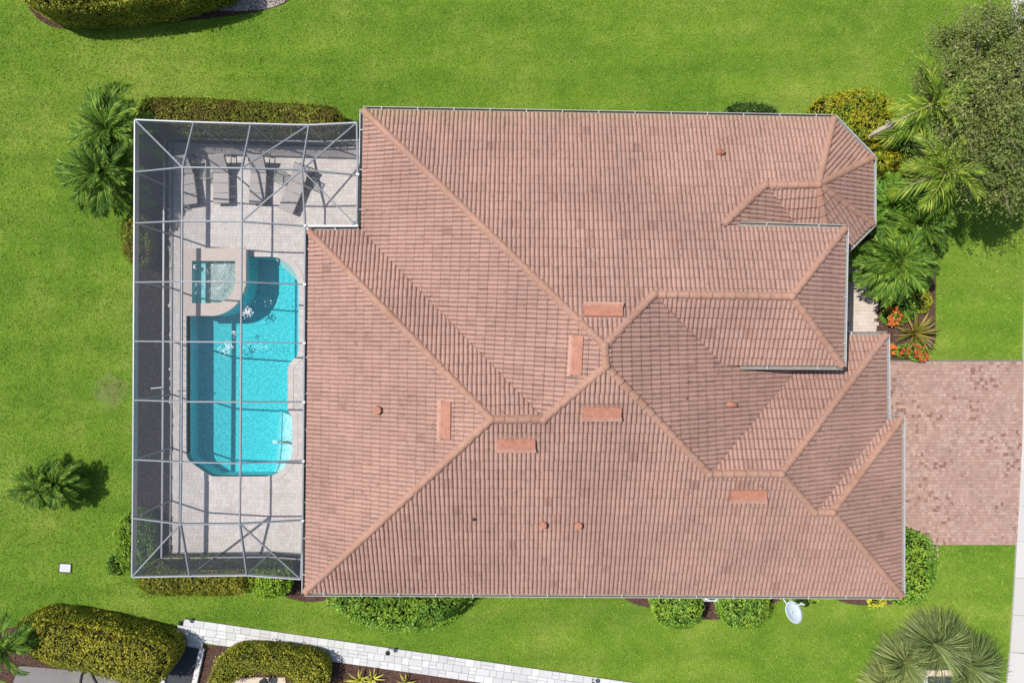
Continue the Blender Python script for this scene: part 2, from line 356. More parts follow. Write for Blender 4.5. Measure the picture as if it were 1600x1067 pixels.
# ------------------------------------------------------------------ house: roof geometry from the survey photo
HE = 2.85
nd = dict(NW=(563, 167, HE), NEa=(1305, 180, HE), E1=(1368, 245, HE), E2=(1368, 350, HE),
          P=(945, 540, 6.40), Q=(947, 572, 6.42), R1=(1022, 460, 5.73), R2=(1237, 463, 5.73),
          EN=(1325, 352, 4.67), ES=(1321, 577, 4.67), V1=(1130, 350, 4.75), V2=(1130, 573, 4.67),
          O1=(1195, 290, 4.08), O2=(1278, 289, 4.08), W1=(560, 354, HE), W2=(478, 356, HE), SW=(472, 930, HE),
          SE=(1413, 935, HE), E5=(1413, 648, HE), E4=(1390, 648, HE), E3=(1389, 523, HE),
          K1=(768, 655, 5.73), K2=(850, 655, 5.73), G1=(1108, 740, 4.93), G2=(1220, 740, 4.93),
          G3=(1272, 800, 4.3), G4=(1300, 800, 4.3))
nd = {k_: P(*v_) for k_, v_ in nd.items()}
_ring = ['NW', 'W1', 'W2', 'SW', 'SE', 'E5', 'E4', 'E3', 'E2', 'E1', 'NEa']      # the photo shows the gutter's outer lip: bring the tile edge in by its width
for n_, q_ in zip(_ring, offset([nd[n_] for n_ in _ring], -.12)): nd[n_].x, nd[n_].y = q_.x, q_.y
nd['EN'].x -= .12; nd['EN'].y -= .12; nd['ES'].x -= .12; nd['ES'].y += .12; nd['V1'].y -= .05; nd['V2'].y += .05
nd['O4'] = Vector((nd['E2'].x - 1.5, nd['E2'].y - 1.5, HE))
nd['OS'] = nd['O2'].lerp(nd['O4'], .74)
ev = nd['E3'].y
nd['X1'] = Vector((11.2, ev, HE)); nd['X2'] = Vector((11.2, nd['O4'].y, HE))
nd['VE'] = Vector((10.8, -.45, 3.15)); nd['VF'] = Vector((nd['V2'].x + .35, -.45, 4.5))
nd['VO'] = Vector((nd['O1'].x + 1.6, nd['O1'].y - 1.6, 4.08 - .667)); nd['VP'] = Vector((nd['V1'].x + .12, nd['V1'].y - .14, 4.70))
nd['VQ'] = Vector((nd['VO'].x + .35, 3.5, 3.27))
faces = [('NW', 'P', 'R1', 'R2', 'EN', 'V1', 'O1', 'O2', 'NEa'), ('NW', 'W1', 'K2', 'Q', 'P'), ('W1', 'W2', 'K1', 'K2'),
         ('W2', 'SW', 'K1'), ('SW', 'SE', 'G4', 'G3', 'G2', 'G1', 'Q', 'K2', 'K1'), ('P', 'Q', 'G1', 'VE', 'VF', 'V2', 'R1'),
         ('G1', 'G2', 'E3', 'X1', 'VE'), ('G2', 'E3', 'E4', 'G3'), ('G3', 'G4', 'E5', 'E4'), ('G4', 'E5', 'SE'),
         ('R2', 'EN', 'ES'), ('R1', 'R2', 'ES', 'V2'), ('V1', 'O1', 'VO', 'VP'), ('O1', 'O2', 'OS', 'VQ', 'VO'),
         ('O2', 'E2', 'O4'), ('O2', 'E1', 'E2'), ('O2', 'NEa', 'E1')]
def fit(names):
    A = np.array([[nd[n_].x, nd[n_].y, 1] for n_ in names]); z = np.array([nd[n_].z for n_ in names])
    s_, *_ = np.linalg.lstsq(A, z, rcond=None); return s_, A @ s_ - z
planes = []
for fc in faces:
    s_, res = fit(fc); planes.append(s_)

house = thing('house', 'single storey house with red tiled hip roof seen from above', 'house')
outline = [nd[n_] for n_ in ('NW', 'W1', 'W2', 'SW', 'SE', 'E5', 'E4', 'E3', 'X1', 'X2', 'O4', 'E2', 'E1', 'NEa')]
walls_pl = offset(outline, -.55)
m = MB(); m.prism(walls_pl, -.05, 2.62, bottom=False)
m.prism([(7.6, -.38), (10.95, -.38), (10.95, 3.45), (7.6, 3.45)], 2.7, 4.46); m.build('wall', M_STUCCO, house)
m = MB(); m.prism(offset(outline, -.09), 2.60, 2.66); m.prism([(nd['V1'].x + .3, nd['V2'].y + .08), (nd['ES'].x - .08, nd['ES'].y + .08), (nd['EN'].x - .08, nd['EN'].y - .08), (nd['V1'].x + .3, nd['V1'].y - .08)], 4.44, 4.5)
m.build('soffit', M_WHITE, house)
# garage door and front door openings on the street side, glazing on the pool side
m = MB(); m.box((walls_pl[4].x + .03, -6.2, 1.1), (.06, 4.8, 2.2)); gd = m.build('garage_door', M_WHITE, house)
for i in range(4):
    m = MB(); m.box((walls_pl[4].x + .07, -6.2, .28 + i * .54), (.03, 4.7, .5)); m.build('door_panel', M_WHITE, gd)
for yy in (-6.4, -3.6, -.6, 2.2):
    m = MB(); m.box((walls_pl[2].x - .03, yy, 1.15), (.06, 2.3, 2.3)); wn = m.build('sliding_door', M_FRAME, house)
    for dy in (-.57, .57):
        m = MB(); m.box((walls_pl[2].x - .07, yy + dy, 1.15), (.02, 1.0, 2.1)); m.build('pane', M_GLASS, wn)

roof = add('roof', None, None, house); roof.empty_display_size = .2
m = MB()
for fc, s_ in zip(faces, planes):
    pts = [(nd[n_].x, nd[n_].y, s_[0]*nd[n_].x + s_[1]*nd[n_].y + s_[2] - .015) for n_ in fc]
    tri = tessellate_polygon([[Vector((a, b_, 0)) for a, b_, c_ in pts]]); fl = [Vector(p) for p in pts]
    base = len(m.v); m.v += pts; m.f += [up_tri(fl, t_, base) for t_ in tri]
m.build('underlay', M_DECKB, roof)

# tiles: double barrel concrete tile, 0.31 m wide, courses 0.36 m
TW, TL, RIB = .31, .363, .155
def profile():
    pr = []
    for r_ in range(2):
        for u_, z_ in ((0, 0), (.022, 0), (.030, .026), (.055, .046), (.0925, .054), (.127, .046), (.149, .026)):
            pr.append((r_ * RIB + u_, z_))
    return pr + [(TW, 0.0)]
PR = profile(); NP = len(PR); LIFT = .036
TM = TL - .034                         # last strip, painted dark as the shadow cast by the next course's lap
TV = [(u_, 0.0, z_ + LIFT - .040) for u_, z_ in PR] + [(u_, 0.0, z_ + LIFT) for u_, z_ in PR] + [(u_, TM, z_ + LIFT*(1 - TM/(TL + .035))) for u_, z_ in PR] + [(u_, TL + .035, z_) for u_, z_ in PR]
TF = [(NP + i, NP + i + 1, 2*NP + i + 1, 2*NP + i) for i in range(NP-1)] + [(i, i + 1, NP + i + 1, NP + i) for i in range(NP-1)] + [(2*NP + i, 2*NP + i + 1, 3*NP + i + 1, 3*NP + i) for i in range(NP-1)]
TVn = np.array(TV)
tile_me = bpy.data.meshes.new('tile'); tile_me.from_pydata(TV, [], TF); tile_me.update()
tile_me.materials.append(M_TILE); tile_me.materials.append(M_PAN); tile_me.materials.append(M_LAP_SHADE)
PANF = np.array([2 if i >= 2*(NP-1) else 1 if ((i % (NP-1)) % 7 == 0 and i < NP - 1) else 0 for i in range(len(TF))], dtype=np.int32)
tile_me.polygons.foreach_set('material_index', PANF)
def clip(poly, tri):
    out = poly
    for i in range(3):
        a, b_ = tri[i], tri[(i+1) % 3]; inp = out; out = []
        if not inp: break
        def sd(p): return (b_[0]-a[0])*(p[1]-a[1]) - (b_[1]-a[1])*(p[0]-a[0])
        for j in range(len(inp)):
            p, q = inp[j], inp[(j+1) % len(inp)]; sp, sq = sd(p), sd(q)
            if sp >= 0: out.append(p)
            if (sp >= 0) != (sq >= 0):
                t_ = sp/(sp-sq); out.append(tuple(p[c_]+(q[c_]-p[c_])*t_ for c_ in range(3)))
    return out
whole = []; cutm = []; cutv = []; cutf = []; rowshift = 0
for fi, (fc, s_) in enumerate(zip(faces, planes)):
    poly = [(nd[n_].x, nd[n_].y) for n_ in fc]
    gr = Vector((s_[0], s_[1])); sl = gr.length; ug = gr / sl; e = Vector((ug.y, -ug.x)); cs = 1 / math.sqrt(1 + sl*sl)
    e3 = Vector((e.x, e.y, 0)); u3 = Vector((ug.x, ug.y, sl)) * cs; n3 = e3.cross(u3)
    if n3.z < 0: e = -e; e3 = -e3; n3 = e3.cross(u3)
    S = [Vector(p).dot(e) for p in poly]; T = [Vector(p).dot(ug) for p in poly]
    tmin = min(T) - .03; smin = min(S)
    tess = tessellate_polygon([[Vector((a, b_, 0)) for a, b_ in poly]]); tris = []
    for t_ in tess:
        q = [poly[i] for i in t_]
        if area2(q) < 0: q = q[::-1]
        tris.append(q)
    grown = offset(poly, .0)
    nrow = int((max(T) - tmin) / (TL*cs)) + 2; ncol = int((max(S) - smin) / TW) + 3
    for j in range(nrow):
        for i in range(-1, ncol):
            s0 = smin + i*TW; t0 = tmin + j*TL*cs
            jl = random.uniform(-.004, .006); jr = random.uniform(-.014, .014)
            o2 = e*s0 + ug*(t0); oz = s_[0]*o2.x + s_[1]*o2.y + s_[2]
            org = Vector((o2.x, o2.y, oz)) + n3*(.006 + jl) + e3*random.uniform(-.007, .007)
            cor = [o2, o2 + e*TW, o2 + e*TW + ug*(TL+.035)*cs, o2 + ug*(TL+.035)*cs]
            cx = np.array([c_.x for c_ in cor] + [(o2 + e*TW*.5).x]); cy = np.array([c_.y for c_ in cor] + [(o2 + e*TW*.5).y])
            ins = inside(cx, cy, poly)
            if ins.all() : whole.append((org, e3 + u3*jr, u3, n3, oz)); continue
            bx = (cx.min(), cx.max(), cy.min(), cy.max())
            if bx[1] < min(p[0] for p in poly) or bx[0] > max(p[0] for p in poly) or bx[3] < min(p[1] for p in poly) or bx[2] > max(p[1] for p in poly): continue
            vs = [tuple(org + e3*a + u3*b_ + n3*c_) for a, b_, c_ in TV]
            if j == 0 and not ins.any() and edge_dist(cx, cy, poly).min() > .4: continue
            if not ins.any() and edge_dist(cx, cy, poly).min() > .45: continue
            for fk, f_ in enumerate(TF):
                for tr_ in tris:
                    c_ = clip([vs[q] for q in f_], tr_)
                    if len(c_) >= 3: b0 = len(cutv); cutv += c_; cutf.append(tuple(range(b0, b0 + len(c_)))); cutm.append(int(PANF[fk]))
# whole tiles: those nearest the camera are objects of their own, the rest one mesh
whole.sort(key=lambda a: -a[4])
for org, a, b_, c_, _ in whole[:300]:
    o = add('tile', tile_me, None, roof)
    o.matrix_local = Matrix(((a.x, b_.x, c_.x, org.x), (a.y, b_.y, c_.y, org.y), (a.z, b_.z, c_.z, org.z), (0, 0, 0, 1)))
rest = whole[300:]
O = np.array([tuple(r_[0]) for r_ in rest]); A_ = np.array([tuple(r_[1]) for r_ in rest]); B_ = np.array([tuple(r_[2]) for r_ in rest]); C_ = np.array([tuple(r_[3]) for r_ in rest])
V = (O[:, None] + TVn[None, :, 0, None]*A_[:, None] + TVn[None, :, 1, None]*B_[:, None] + TVn[None, :, 2, None]*C_[:, None]).reshape(-1, 3)
Fq = (np.array(TF)[None] + (np.arange(len(rest)) * len(TV))[:, None, None]).reshape(-1, 4)
me = np_mesh('tiles', V, Fq)
me.materials.append(M_TILE); me.materials.append(M_PAN); me.materials.append(M_LAP_SHADE); me.polygons.foreach_set('material_index', np.tile(PANF, len(rest)))
add('tile_field', me, None, roof, kind='stuff')
me = bpy.data.meshes.new('cut_tiles'); me.from_pydata(cutv, [], cutf); me.materials.append(M_TILE); me.materials.append(M_PAN); me.materials.append(M_LAP_SHADE); me.polygons.foreach_set('material_index', cutm); me.update()
add('cut_tile_edging', me, None, roof, kind='stuff')

# ridge and hip caps
def cap_mesh():
    mb = MB(); n_ = 14; Lc = .43
    for x_, r_, th in ((0, .138, 0), (0, .118, 0), (.355, .110, 0), (Lc, .104, 0)):
        for i in range(n_ + 1):
            t_ = math.radians(-105 + 210*i/n_); mb.v.append((x_, r_*math.sin(t_), r_*math.cos(t_)*.86 - .02))
    q = n_ + 1
    for i in range(n_):
        mb.f.append((i, i+1, 2*q+i+1, 2*q+i)); mb.f.append((i+1, i, q+i, q+i+1)); mb.f.append((2*q+i, 2*q+i+1, 3*q+i+1, 3*q+i))
    me_ = mb.mesh('ridge_cap')
    me_.materials.append(M_CAP); me_.materials.append(M_PAN); me_.polygons.foreach_set('material_index', [1 if i % 3 == 2 else 0 for i in range(3*n_)]); return me_  # upper end band painted dark for the shadow at each overlap
cap_me = cap_mesh()
segs = [('NW', 'P'), ('R1', 'P'), ('Q', 'P'), ('K2', 'Q'), ('K1', 'K2'), ('W2', 'K1'), ('SW', 'K1'), ('R2', 'R1'), ('EN', 'R2'), ('ES', 'R2'),
        ('G1', 'Q'), ('G2', 'G1'), ('E3', 'G2'), ('G3', 'G2'), ('G4', 'G3'), ('E5', 'G4'), ('SE', 'G4'), ('V1', 'O1'), ('O2', 'O1'),
        ('NEa', 'O2'), ('E1', 'O2'), ('E2', 'O2'), ('OS', 'O2')]
for a, b_ in segs:
    p, q = nd[a].copy(), nd[b_].copy()
    if p.z > q.z: p, q = q, p
    d = (q - p); L_ = d.length; d.normalize(); sd_ = Vector((0, 0, 1)).cross(d).normalized(); up = d.cross(sd_)
    nC = max(1, round(L_/.385)); st = L_/nC
    flat = abs(q.z - p.z) < .15
    for i in range(nC):
        c_ = p + d*(st*i + .01) + Vector((0, 0, .052 + random.uniform(-.004, .004)))
        yaw = random.uniform(-.02, .02); dd = (d + sd_*yaw + up*-.05).normalized(); s2 = up.cross(dd).normalized(); u2 = dd.cross(s2)
        o = add('ridge_cap', cap_me, None, roof)
        o.matrix_local = Matrix(((dd.x*st/.385, s2.x, u2.x, c_.x), (dd.y*st/.385, s2.y, u2.y, c_.y), (dd.z*st/.385, s2.z, u2.z, c_.z), (0, 0, 0, 1)))
    fall = .385 if flat else .29
    mb = MB(); wd = .155
    for e_ in (p + d*.05, q):
        b0 = len(mb.v)
        for a_, z_ in ((-wd, -wd*fall + .048), (-wd*.55, .062), (0, .085), (wd*.55, .062), (wd, -wd*fall + .048), (wd, -.12), (-wd, -.12)): mb.v.append(tuple(e_ + sd_*a_ + Vector((0, 0, z_))))
    mb.f += [(i, (i+1) % 7, 7+(i+1) % 7, 7+i) for i in range(7)] + [tuple(range(7))[::-1], tuple(range(7, 14))]
    mb.build('mortar_bed', M_MORTAR, roof)
for nm in ('P', 'R1', 'R2', 'K1', 'K2', 'Q', 'G1', 'G2', 'G3', 'G4', 'O1', 'O2'):
    mb = MB(); c_ = nd[nm]
    for i in range(4):
        r_ = .15*math.cos(i*.45); z_ = c_.z + .05 + .125*math.sin(i*.45)
        for k_ in range(10): mb.v.append((c_.x + r_*math.cos(k_*.628), c_.y + r_*math.sin(k_*.628), z_))
    for i in range(3): mb.f += [(i*10+k_, i*10+(k_+1) % 10, (i+1)*10+(k_+1) % 10, (i+1)*10+k_) for k_ in range(10)]
    mb.f.append(tuple(range(30, 40))); mb.build('ridge_junction', M_CAP, roof, smooth=True)

# roof vents and pipes
def plane_at(fi, px, py):
    s_ = planes[fi]; z = 4.5
    for _ in range(8):
        q = P(px, py, z); z = s_[0]*q.x + s_[1]*q.y + s_[2]
    q = P(px, py, z); gr = Vector((s_[0], s_[1])); sl = gr.length; ug = gr/sl
    u3 = Vector((ug.x, ug.y, sl)).normalized(); e3 = Vector((ug.y, -ug.x, 0)); n3 = e3.cross(u3)
    return q, e3, u3, n3
def vent(fi, px, py, L_=1.24, W_=.44):
    q, e3, u3, n3 = plane_at(fi, px, py)
    mb = MB(); prof_ = [(-W_/2, .03), (-W_/2, .17), (-W_/2 + .06, .215), (W_/2 - .02, .125), (W_/2, .03)]
    for a in (-L_/2, L_/2): mb.v += [tuple(q + e3*a + u3*b_ + n3*c_) for b_, c_ in prof_]
    mb.f += [(i, (i+1) % 5, 5+(i+1) % 5, 5+i) for i in range(5)] + [(4, 3, 2, 1, 0), (5, 6, 7, 8, 9)]
    mb.build('roof_vent', M_VENT, roof)
    R = Matrix((e3, u3, n3)).transposed(); mb = MB(); mb.box(q + n3*.195 - u3*(W_/2 - .04), (L_ + .05, .13, .03), tilt=R); mb.build('vent_hood', M_HOOD, roof)
    mb = MB(); mb.box(q + n3*.05 + u3*.03, (L_ + .12, W_ + .14, .025), tilt=R); mb.build('vent_flashing', M_PAN, roof)
for fi, px, py in ((0, 942, 487), (1, 902, 556), (4, 940, 643), (3, 698, 656), (4, 807, 692), (4, 1168, 771)): vent(fi, px, py)
def pipe(fi, px, py, r_, h_, mt, lean=None):
    q, e3, u3, n3 = plane_at(fi, px, py); mb = MB()
    if lean is None: mb.tube([q, q + Vector((0, 0, h_)), q + Vector((0, 0, h_ + .01))], [r_, r_, r_*.8], 12)
    else:
        l_ = Vector(lean)
        mb.tube([q - Vector((0, 0, .05)), q + Vector((0, 0, h_*.7)), q + Vector((0, 0, h_)) + l_*.5, q + Vector((0, 0, h_*.95)) + l_], [r_*1.15, r_, r_, r_*1.05], 12)
    mb.build('roof_pipe', mt, roof, smooth=False)
pipe(3, 591, 640, .15, .28, M_VENT); pipe(0, 1121, 239, .10, .25, M_VENT, (.12, -.03, -.04)); pipe(4, 848, 818, .13, .24, M_VENT)
pipe(4, 903, 819, .13, .24, M_VENT); pipe(5, 1136, 631, .08, .2, M_VENT, (.26, -.02, -.1)); pipe(4, 741, 810, .05, .14, M_BLK); pipe(5, 1073, 622, .03, .1, M_BLK)

# gutters
gut = [('NW', 'NEa'), ('NEa', 'E1'), ('E1', 'E2'), ('E2', 'O4'), ('W1', 'NW'), ('SW', 'W2'), ('SE', 'SW'), ('E5', 'SE'), ('E3', 'E4'), ('X1', 'E3'), ('W2', 'W1'), ('E4', 'E5')]
gp = [(nd[a], nd[b_]) for a, b_ in gut]
vg1 = nd['EN'].lerp(nd['V1'], .86); vg2 = nd['ES'].lerp(nd['V2'], .84)
gp += [(vg1, nd['EN']), (nd['EN'], nd['ES']), (nd['ES'], vg2)]
cen = Vector((3.5, -1.0, 0))
for p, q in gp:
    d = (q - p).normalized(); out = Vector((d.y, -d.x, 0))
    mid = (p + q)/2; test = mid + out*.3
    if inside(np.array([test.x]), np.array([test.y]), outline if p.z < 4 else [nd['V1'], nd['EN'], nd['ES'], nd['V2']])[0]: out = -out
    p2, q2 = p - d*.03, q + d*.03; z_ = p.z
    mb = MB()
    mb.beam(p2 + out*.0 + Vector((0, 0, -.07)), q2 + Vector((0, 0, -.07)), .02, .17)        # fascia side
    mb.beam(p2 + out*.06 + Vector((0, 0, -.145)), q2 + out*.06 + Vector((0, 0, -.145)), .10, .02)
    mb.beam(p2 + out*.12 + Vector((0, 0, -.055)), q2 + out*.12 + Vector((0, 0, -.055)), .022, .19)
    g_ = mb.build('gutter', M_GUT if d.x*d.x > .5 else M_WHITE, house)
    mb = MB(); mb.beam(p2 + out*.06 + Vector((0, 0, -.10)), q2 + out*.06 + Vector((0, 0, -.10)), .085, .02); mb.build('silt', M_GUTIN, g_)
    nS = int((q - p).length / 1.3)
    for i in range(nS):
        c_ = p.lerp(q, (i + .5)/nS); mb = MB(); mb.beam(c_ + out*.0 + Vector((0, 0, .038)), c_ + out*.13 + Vector((0, 0, .038)), .025, .012); mb.build('gutter_strap', M_WHITE, g_)

# ------------------------------------------------------------------ pool deck, pool, spa
def arc(cx, cy, r_, a0, a1, n_): return [(cx + r_*math.cos(math.radians(a0 + (a1-a0)*i/n_)), cy + r_*math.sin(math.radians(a0 + (a1-a0)*i/n_))) for i in range(n_+1)]
# image-oriented angles: y grows downwards
SPC = (331, 438.5); SPR = 53.5
pool_px = [(385, 401), (424, 401), (434, 402.5), (444, 407), (453, 414), (461, 424), (466, 436), (467.5, 450), (467.5, 548), (465, 556), (459, 562), (453, 568), (450.5, 577),
           (450.5, 640), (453, 645), (457, 650), (457.5, 708), (454, 717), (446, 728), (436, 738), (425, 743), (415, 744.5), (333, 744.5), (325, 741), (298, 722), (293, 716), (291, 709), (291, 492)] \
          + [(327, 492)] + arc(*SPC, SPR, 86, 10, 10) + [(385, 447)]
pool = PP(pool_px); pool2 = [(p.x, p.y) for p in pool]
deck_px = [(263, 224), (268, 868), (538, 868), (538, 372), (615, 372), (615, 222)]
deck = PP(deck_px)
dk = MB(); dk.prism(deck, -.35, -.004, holes=[pool2]); deck_o = dk.build('pool_deck', M_DJOINT, kind='structure')
spa_out_px = [(289.5, 389.5), (386.5, 389.5), (386.5, 447)] + arc(*SPC, SPR + 1.5, 10, 86, 10) + [(327, 493), (289.5, 493)]
spa_out = PP(spa_out_px, .2)
def lay(mb, x0, x1, y0, y1, rows, cols, keep, z=.02, gap=.005, stagger=True, jig=.0015, rot=0.0, ctr=(0, 0)):
    """rows of pavers of varied length over a rectangle, those whose centre passes keep()"""
    y = y0; r = 0; out = []
    while y < y1:
        rh = random.choice(rows); x = x0 - (random.random()*cols[0] if stagger else 0)
        while x < x1:
            cw = random.choice(cols); out.append((x + cw/2, y + rh/2, cw - gap, rh - gap)); x += cw
        y += rh; r += 1
    a = np.array(out); ok = keep(a[:, 0], a[:, 1])
    for cx, cy, dx, dy in a[ok]:
        zz = z + random.uniform(-jig, jig); b = len(mb.v); bv = min(dx, dy)*.06
        tx, ty = random.uniform(-.004, .004), random.uniform(-.004, .004)
        for sx, sy, ins_, z_ in [(i, j, 0, -.02) for i, j in ((-1, -1), (1, -1), (1, 1), (-1, 1))] + [(i, j, 0, zz - .004) for i, j in ((-1, -1), (1, -1), (1, 1), (-1, 1))] + [(i, j, bv, zz) for i, j in ((-1, -1), (1, -1), (1, 1), (-1, 1))]:
            qx, qy = sx*(dx/2 - ins_), sy*(dy/2 - ins_)
            mb.v.append((cx + qx, cy + qy, z_ + (tx*sx + ty*sy if z_ > 0 else 0)))
        mb.f += [(b+8, b+9, b+10, b+11)] + [(b+4+i, b+4+(i+1) % 4, b+8+(i+1) % 4, b+8+i) for i in range(4)] + [(b+i, b+(i+1) % 4, b+4+(i+1) % 4, b+4+i) for i in range(4)]
dx_ = [p.x for p in deck]; dy_ = [p.y for p in deck]; poolc = offset(pool2, .09); d_in = offset(deck, -.05)
pm = MB(); lay(pm, min(dx_), max(dx_), min(dy_), max(dy_), [.115, .15, .15], [.15, .15, .23, .23], lambda x, y: inside(x, y, d_in) & ~inside(x, y, poolc) & ~inside(x, y, spa_out), jig=.001, gap=.003)
pm.build('paver', M_DPAVE, deck_o, kind='stuff')

po = thing('swimming_pool', 'turquoise swimming pool with curved edge inside the screened cage', 'pool')
DEP = -1.12
mb = MB(); n_ = len(pool2)
tri = tessellate_polygon([[Vector((a, b, 0)) for a, b in pool2]]); fl = [Vector((a, b, DEP)) for a, b in pool2]
mb.v += [tuple(p) for p in fl]; mb.f += [up_tri(fl, t_, 0) for t_ in tri]
for i in range(n_):
    a, b = pool2[i], pool2[(i+1) % n_]; mb.poly([(a[0], a[1], DEP), (b[0], b[1], DEP), (b[0], b[1], -.20), (a[0], a[1], -.20)])
mb.build('basin', M_PLASTER, po)
mb = MB()
for i in range(n_):
    a, b = pool2[i], pool2[(i+1) % n_]; mb.poly([(a[0], a[1], -.20), (b[0], b[1], -.20), (b[0], b[1], .0), (a[0], a[1], .0)])
mb.build('waterline_tile', M_WTILE, po)
# corner step at the north end and shelves at the shallow end
mb = MB(); mb.prism(offset(PP([(424, 401), (434, 402.5), (444, 407), (453, 414), (461, 424), (466, 436), (467.5, 444)]), .02), DEP, -.30); mb.build('corner_step', M_SHELF, po)
sh_top = PP([(456.5, 650), (457.2, 680), (457, 708), (453.5, 717), (446, 728), (436, 737.5)]); sh_bot = PP([(420, 642), (417, 668), (415, 695), (414, 715), (413, 730), (412, 743)])
mb = MB(); NSH = 6
for a, b in zip(sh_top, sh_bot):
    for i in range(NSH + 1): t_ = i/NSH; q_ = a.lerp(b, t_); mb.v.append((q_.x, q_.y, -.125 - (abs(DEP) - .125)*t_**1.9))
mb.f += [(r_*(NSH+1) + i, r_*(NSH+1) + i + 1, (r_+1)*(NSH+1) + i + 1, (r_+1)*(NSH+1) + i) for r_ in range(5) for i in range(NSH)]
for r_ in (0, 5):
    for i in range(NSH): a, b = mb.v[r_*(NSH+1) + i], mb.v[r_*(NSH+1) + i + 1]; mb.poly([a, b, (b[0], b[1], DEP), (a[0], a[1], DEP)])
mb.build('sloping_shelf', M_PLASTER, po, smooth=False)
cop = MB(); outr = offset(pool2, .22); inn = offset(pool2, -.012)
for i in range(n_):
    j = (i+1) % n_; pc = (Vector(pool2[i]) + Vector(pool2[j]))/2
    if inside(np.array([pc.x]), np.array([pc.y]), offset(spa_out, .1))[0]: continue
    seg = (Vector(pool2[j]) - Vector(pool2[i])).length; k_n = max(1, round(seg/.30))
    for q_ in range(k_n):
        t0, t1 = q_/k_n + .002, (q_+1)/k_n - .002
        a0 = inn[i].lerp(inn[j], t0); a1 = inn[i].lerp(inn[j], t1); b0 = outr[i].lerp(outr[j], t0); b1 = outr[i].lerp(outr[j], t1)
        z_ = .034 + random.uniform(-.002, .002)
        lo, hi = [(p.x, p.y, -.06) for p in (a0, a1, b1, b0)], [(p.x, p.y, z_) for p in (a0, a1, b1, b0)]
        cop.poly(hi)
        for s_ in range(4): cop.poly([lo[s_], lo[(s_+1) % 4], hi[(s_+1) % 4], hi[s_]])
bm = bmesh.new(); me = cop.mesh('coping'); bm.from_mesh(me); bmesh.ops.recalc_face_normals(bm, faces=bm.faces); bm.to_mesh(me); bm.free()
add('coping', me, M_DPAVE, po, kind='stuff')
mb = MB(); mb.prism(offset(pool2, .03), DEP - .05, -.085); mb.build('water', M_WATER, po)
# dark and white inlay on the shelf
mb = MB()
def blob(mb, pts, z):
    q = smooth_loop(pts, 2); mb.prism([(p.x, p.y) for p in q], z - .01, z)
blob(mb, PP([(437, 690.5), (443, 689), (449, 689.5), (455.5, 693), (454, 695), (447, 693), (440, 693.5)]), -.10); mb.build('inlay', M_MOS1, po)
mb = MB(); blob(mb, PP([(421, 692), (430, 692), (436, 692), (436, 694), (428, 694.5), (421, 694)]), -.30); blob(mb, PP([(420, 690), (425, 689.5), (431, 690), (431, 691.5), (421, 691.5)]), -.295); mb.build('inlay', M_MOS2, po)
def foam(name, parent, spots, z, nmin=.015, nmax=.05, dens=1.0):
    Vs, Fs, b = [], [], 0
    ico = bmesh.new(); bmesh.ops.create_icosphere(ico, subdivisions=1, radius=1.0); iv = np.array([v.co[:] for v in ico.verts]); if_ = np.array([[v.index for v in f.verts] for f in ico.faces]); ico.free()
    for px, py, rx, ry, cnt in spots:
        for _ in range(int(cnt*dens)):
            c = P(px + random.gauss(0, rx), py + random.gauss(0, ry), z); s_ = random.uniform(nmin, nmax)
            Vs.append(iv*np.array([s_*random.uniform(.8, 1.6), s_*random.uniform(.8, 1.6), s_*.45]) + np.array([c.x, c.y, z])); Fs.append(if_ + b); b += len(iv)
    add(name, np_mesh(name, np.concatenate(Vs), np.concatenate(Fs)), M_FOAM, parent, kind='stuff')
foam('foam', po, [(386, 487, 4, 3.5, 90), (384, 479, 2, 2, 25), (358, 540, 4, 3, 40), (352, 548, 5, 4, 45), (366, 521, 2, 3, 15), (415, 470, 10, 6, 10), (410, 540, 14, 4, 22)], -.075, .008, .028)

sp = thing('spa', 'raised square spa with rounded corner and foaming pale water', 'spa')
spa_in_px = [(299.5, 407), (368.5, 407), (368.5, 437)] + [(SPC[0] + 37.5*math.cos(math.radians(a)), SPC[1] + 37.5*math.sin(math.radians(a))) for a in (8, 22, 36, 50, 64, 76)] + [(333, 474.5), (299.5, 474.5)]
spa_in = [(p.x, p.y) for p in PP(spa_in_px, .38)]
mb = MB(); mb.prism(offset([(p.x, p.y) for p in spa_out], -.02), -1.1, .355, holes=[spa_in]); mb.build('wall', M_PLASTER, sp)
mb = MB(); mb.prism([(p.x, p.y) for p in offset(spa_out, .02)], .356, .40, holes=[offset(spa_in, -.02)]); mb.build('coping', M_COPE, sp)
mb = MB(); mb.prism(offset(spa_in, .01), -.7, -.25); mb.build('floor', M_PLASTER, sp)
mb = MB(); bx = PP([(299.5, 407), (316, 407), (316, 474.5), (299.5, 474.5)], .38); mb.prism(bx, -.6, .02); mb.build('bench', M_PLASTER, sp)
mb = MB(); mb.prism(offset(spa_in, .03), -.75, .30); mb.build('water', M_SPAW, sp)
foam('foam', sp, [(346, 434, 12, 14, 190), (350, 416, 8, 4, 60), (334, 455, 8, 6, 50), (308, 445, 3.5, 11, 34), (306, 418, 1.5, 2, 8)], .296, .004, .018)
mb = MB(); c_ = P(304.5, 418, .31); mb.tube([c_, c_ + Vector((0, 0, .05))], [.07, .05], 12); mb.tube([c_ + Vector((0, .05, .03)), c_ + Vector((0, .05, .09))], [.05, .03], 10)
fl_ = mb.build('chlorine_float', M_WHITE, label='small white chlorine float bobbing in the spa water', cat='pool float')

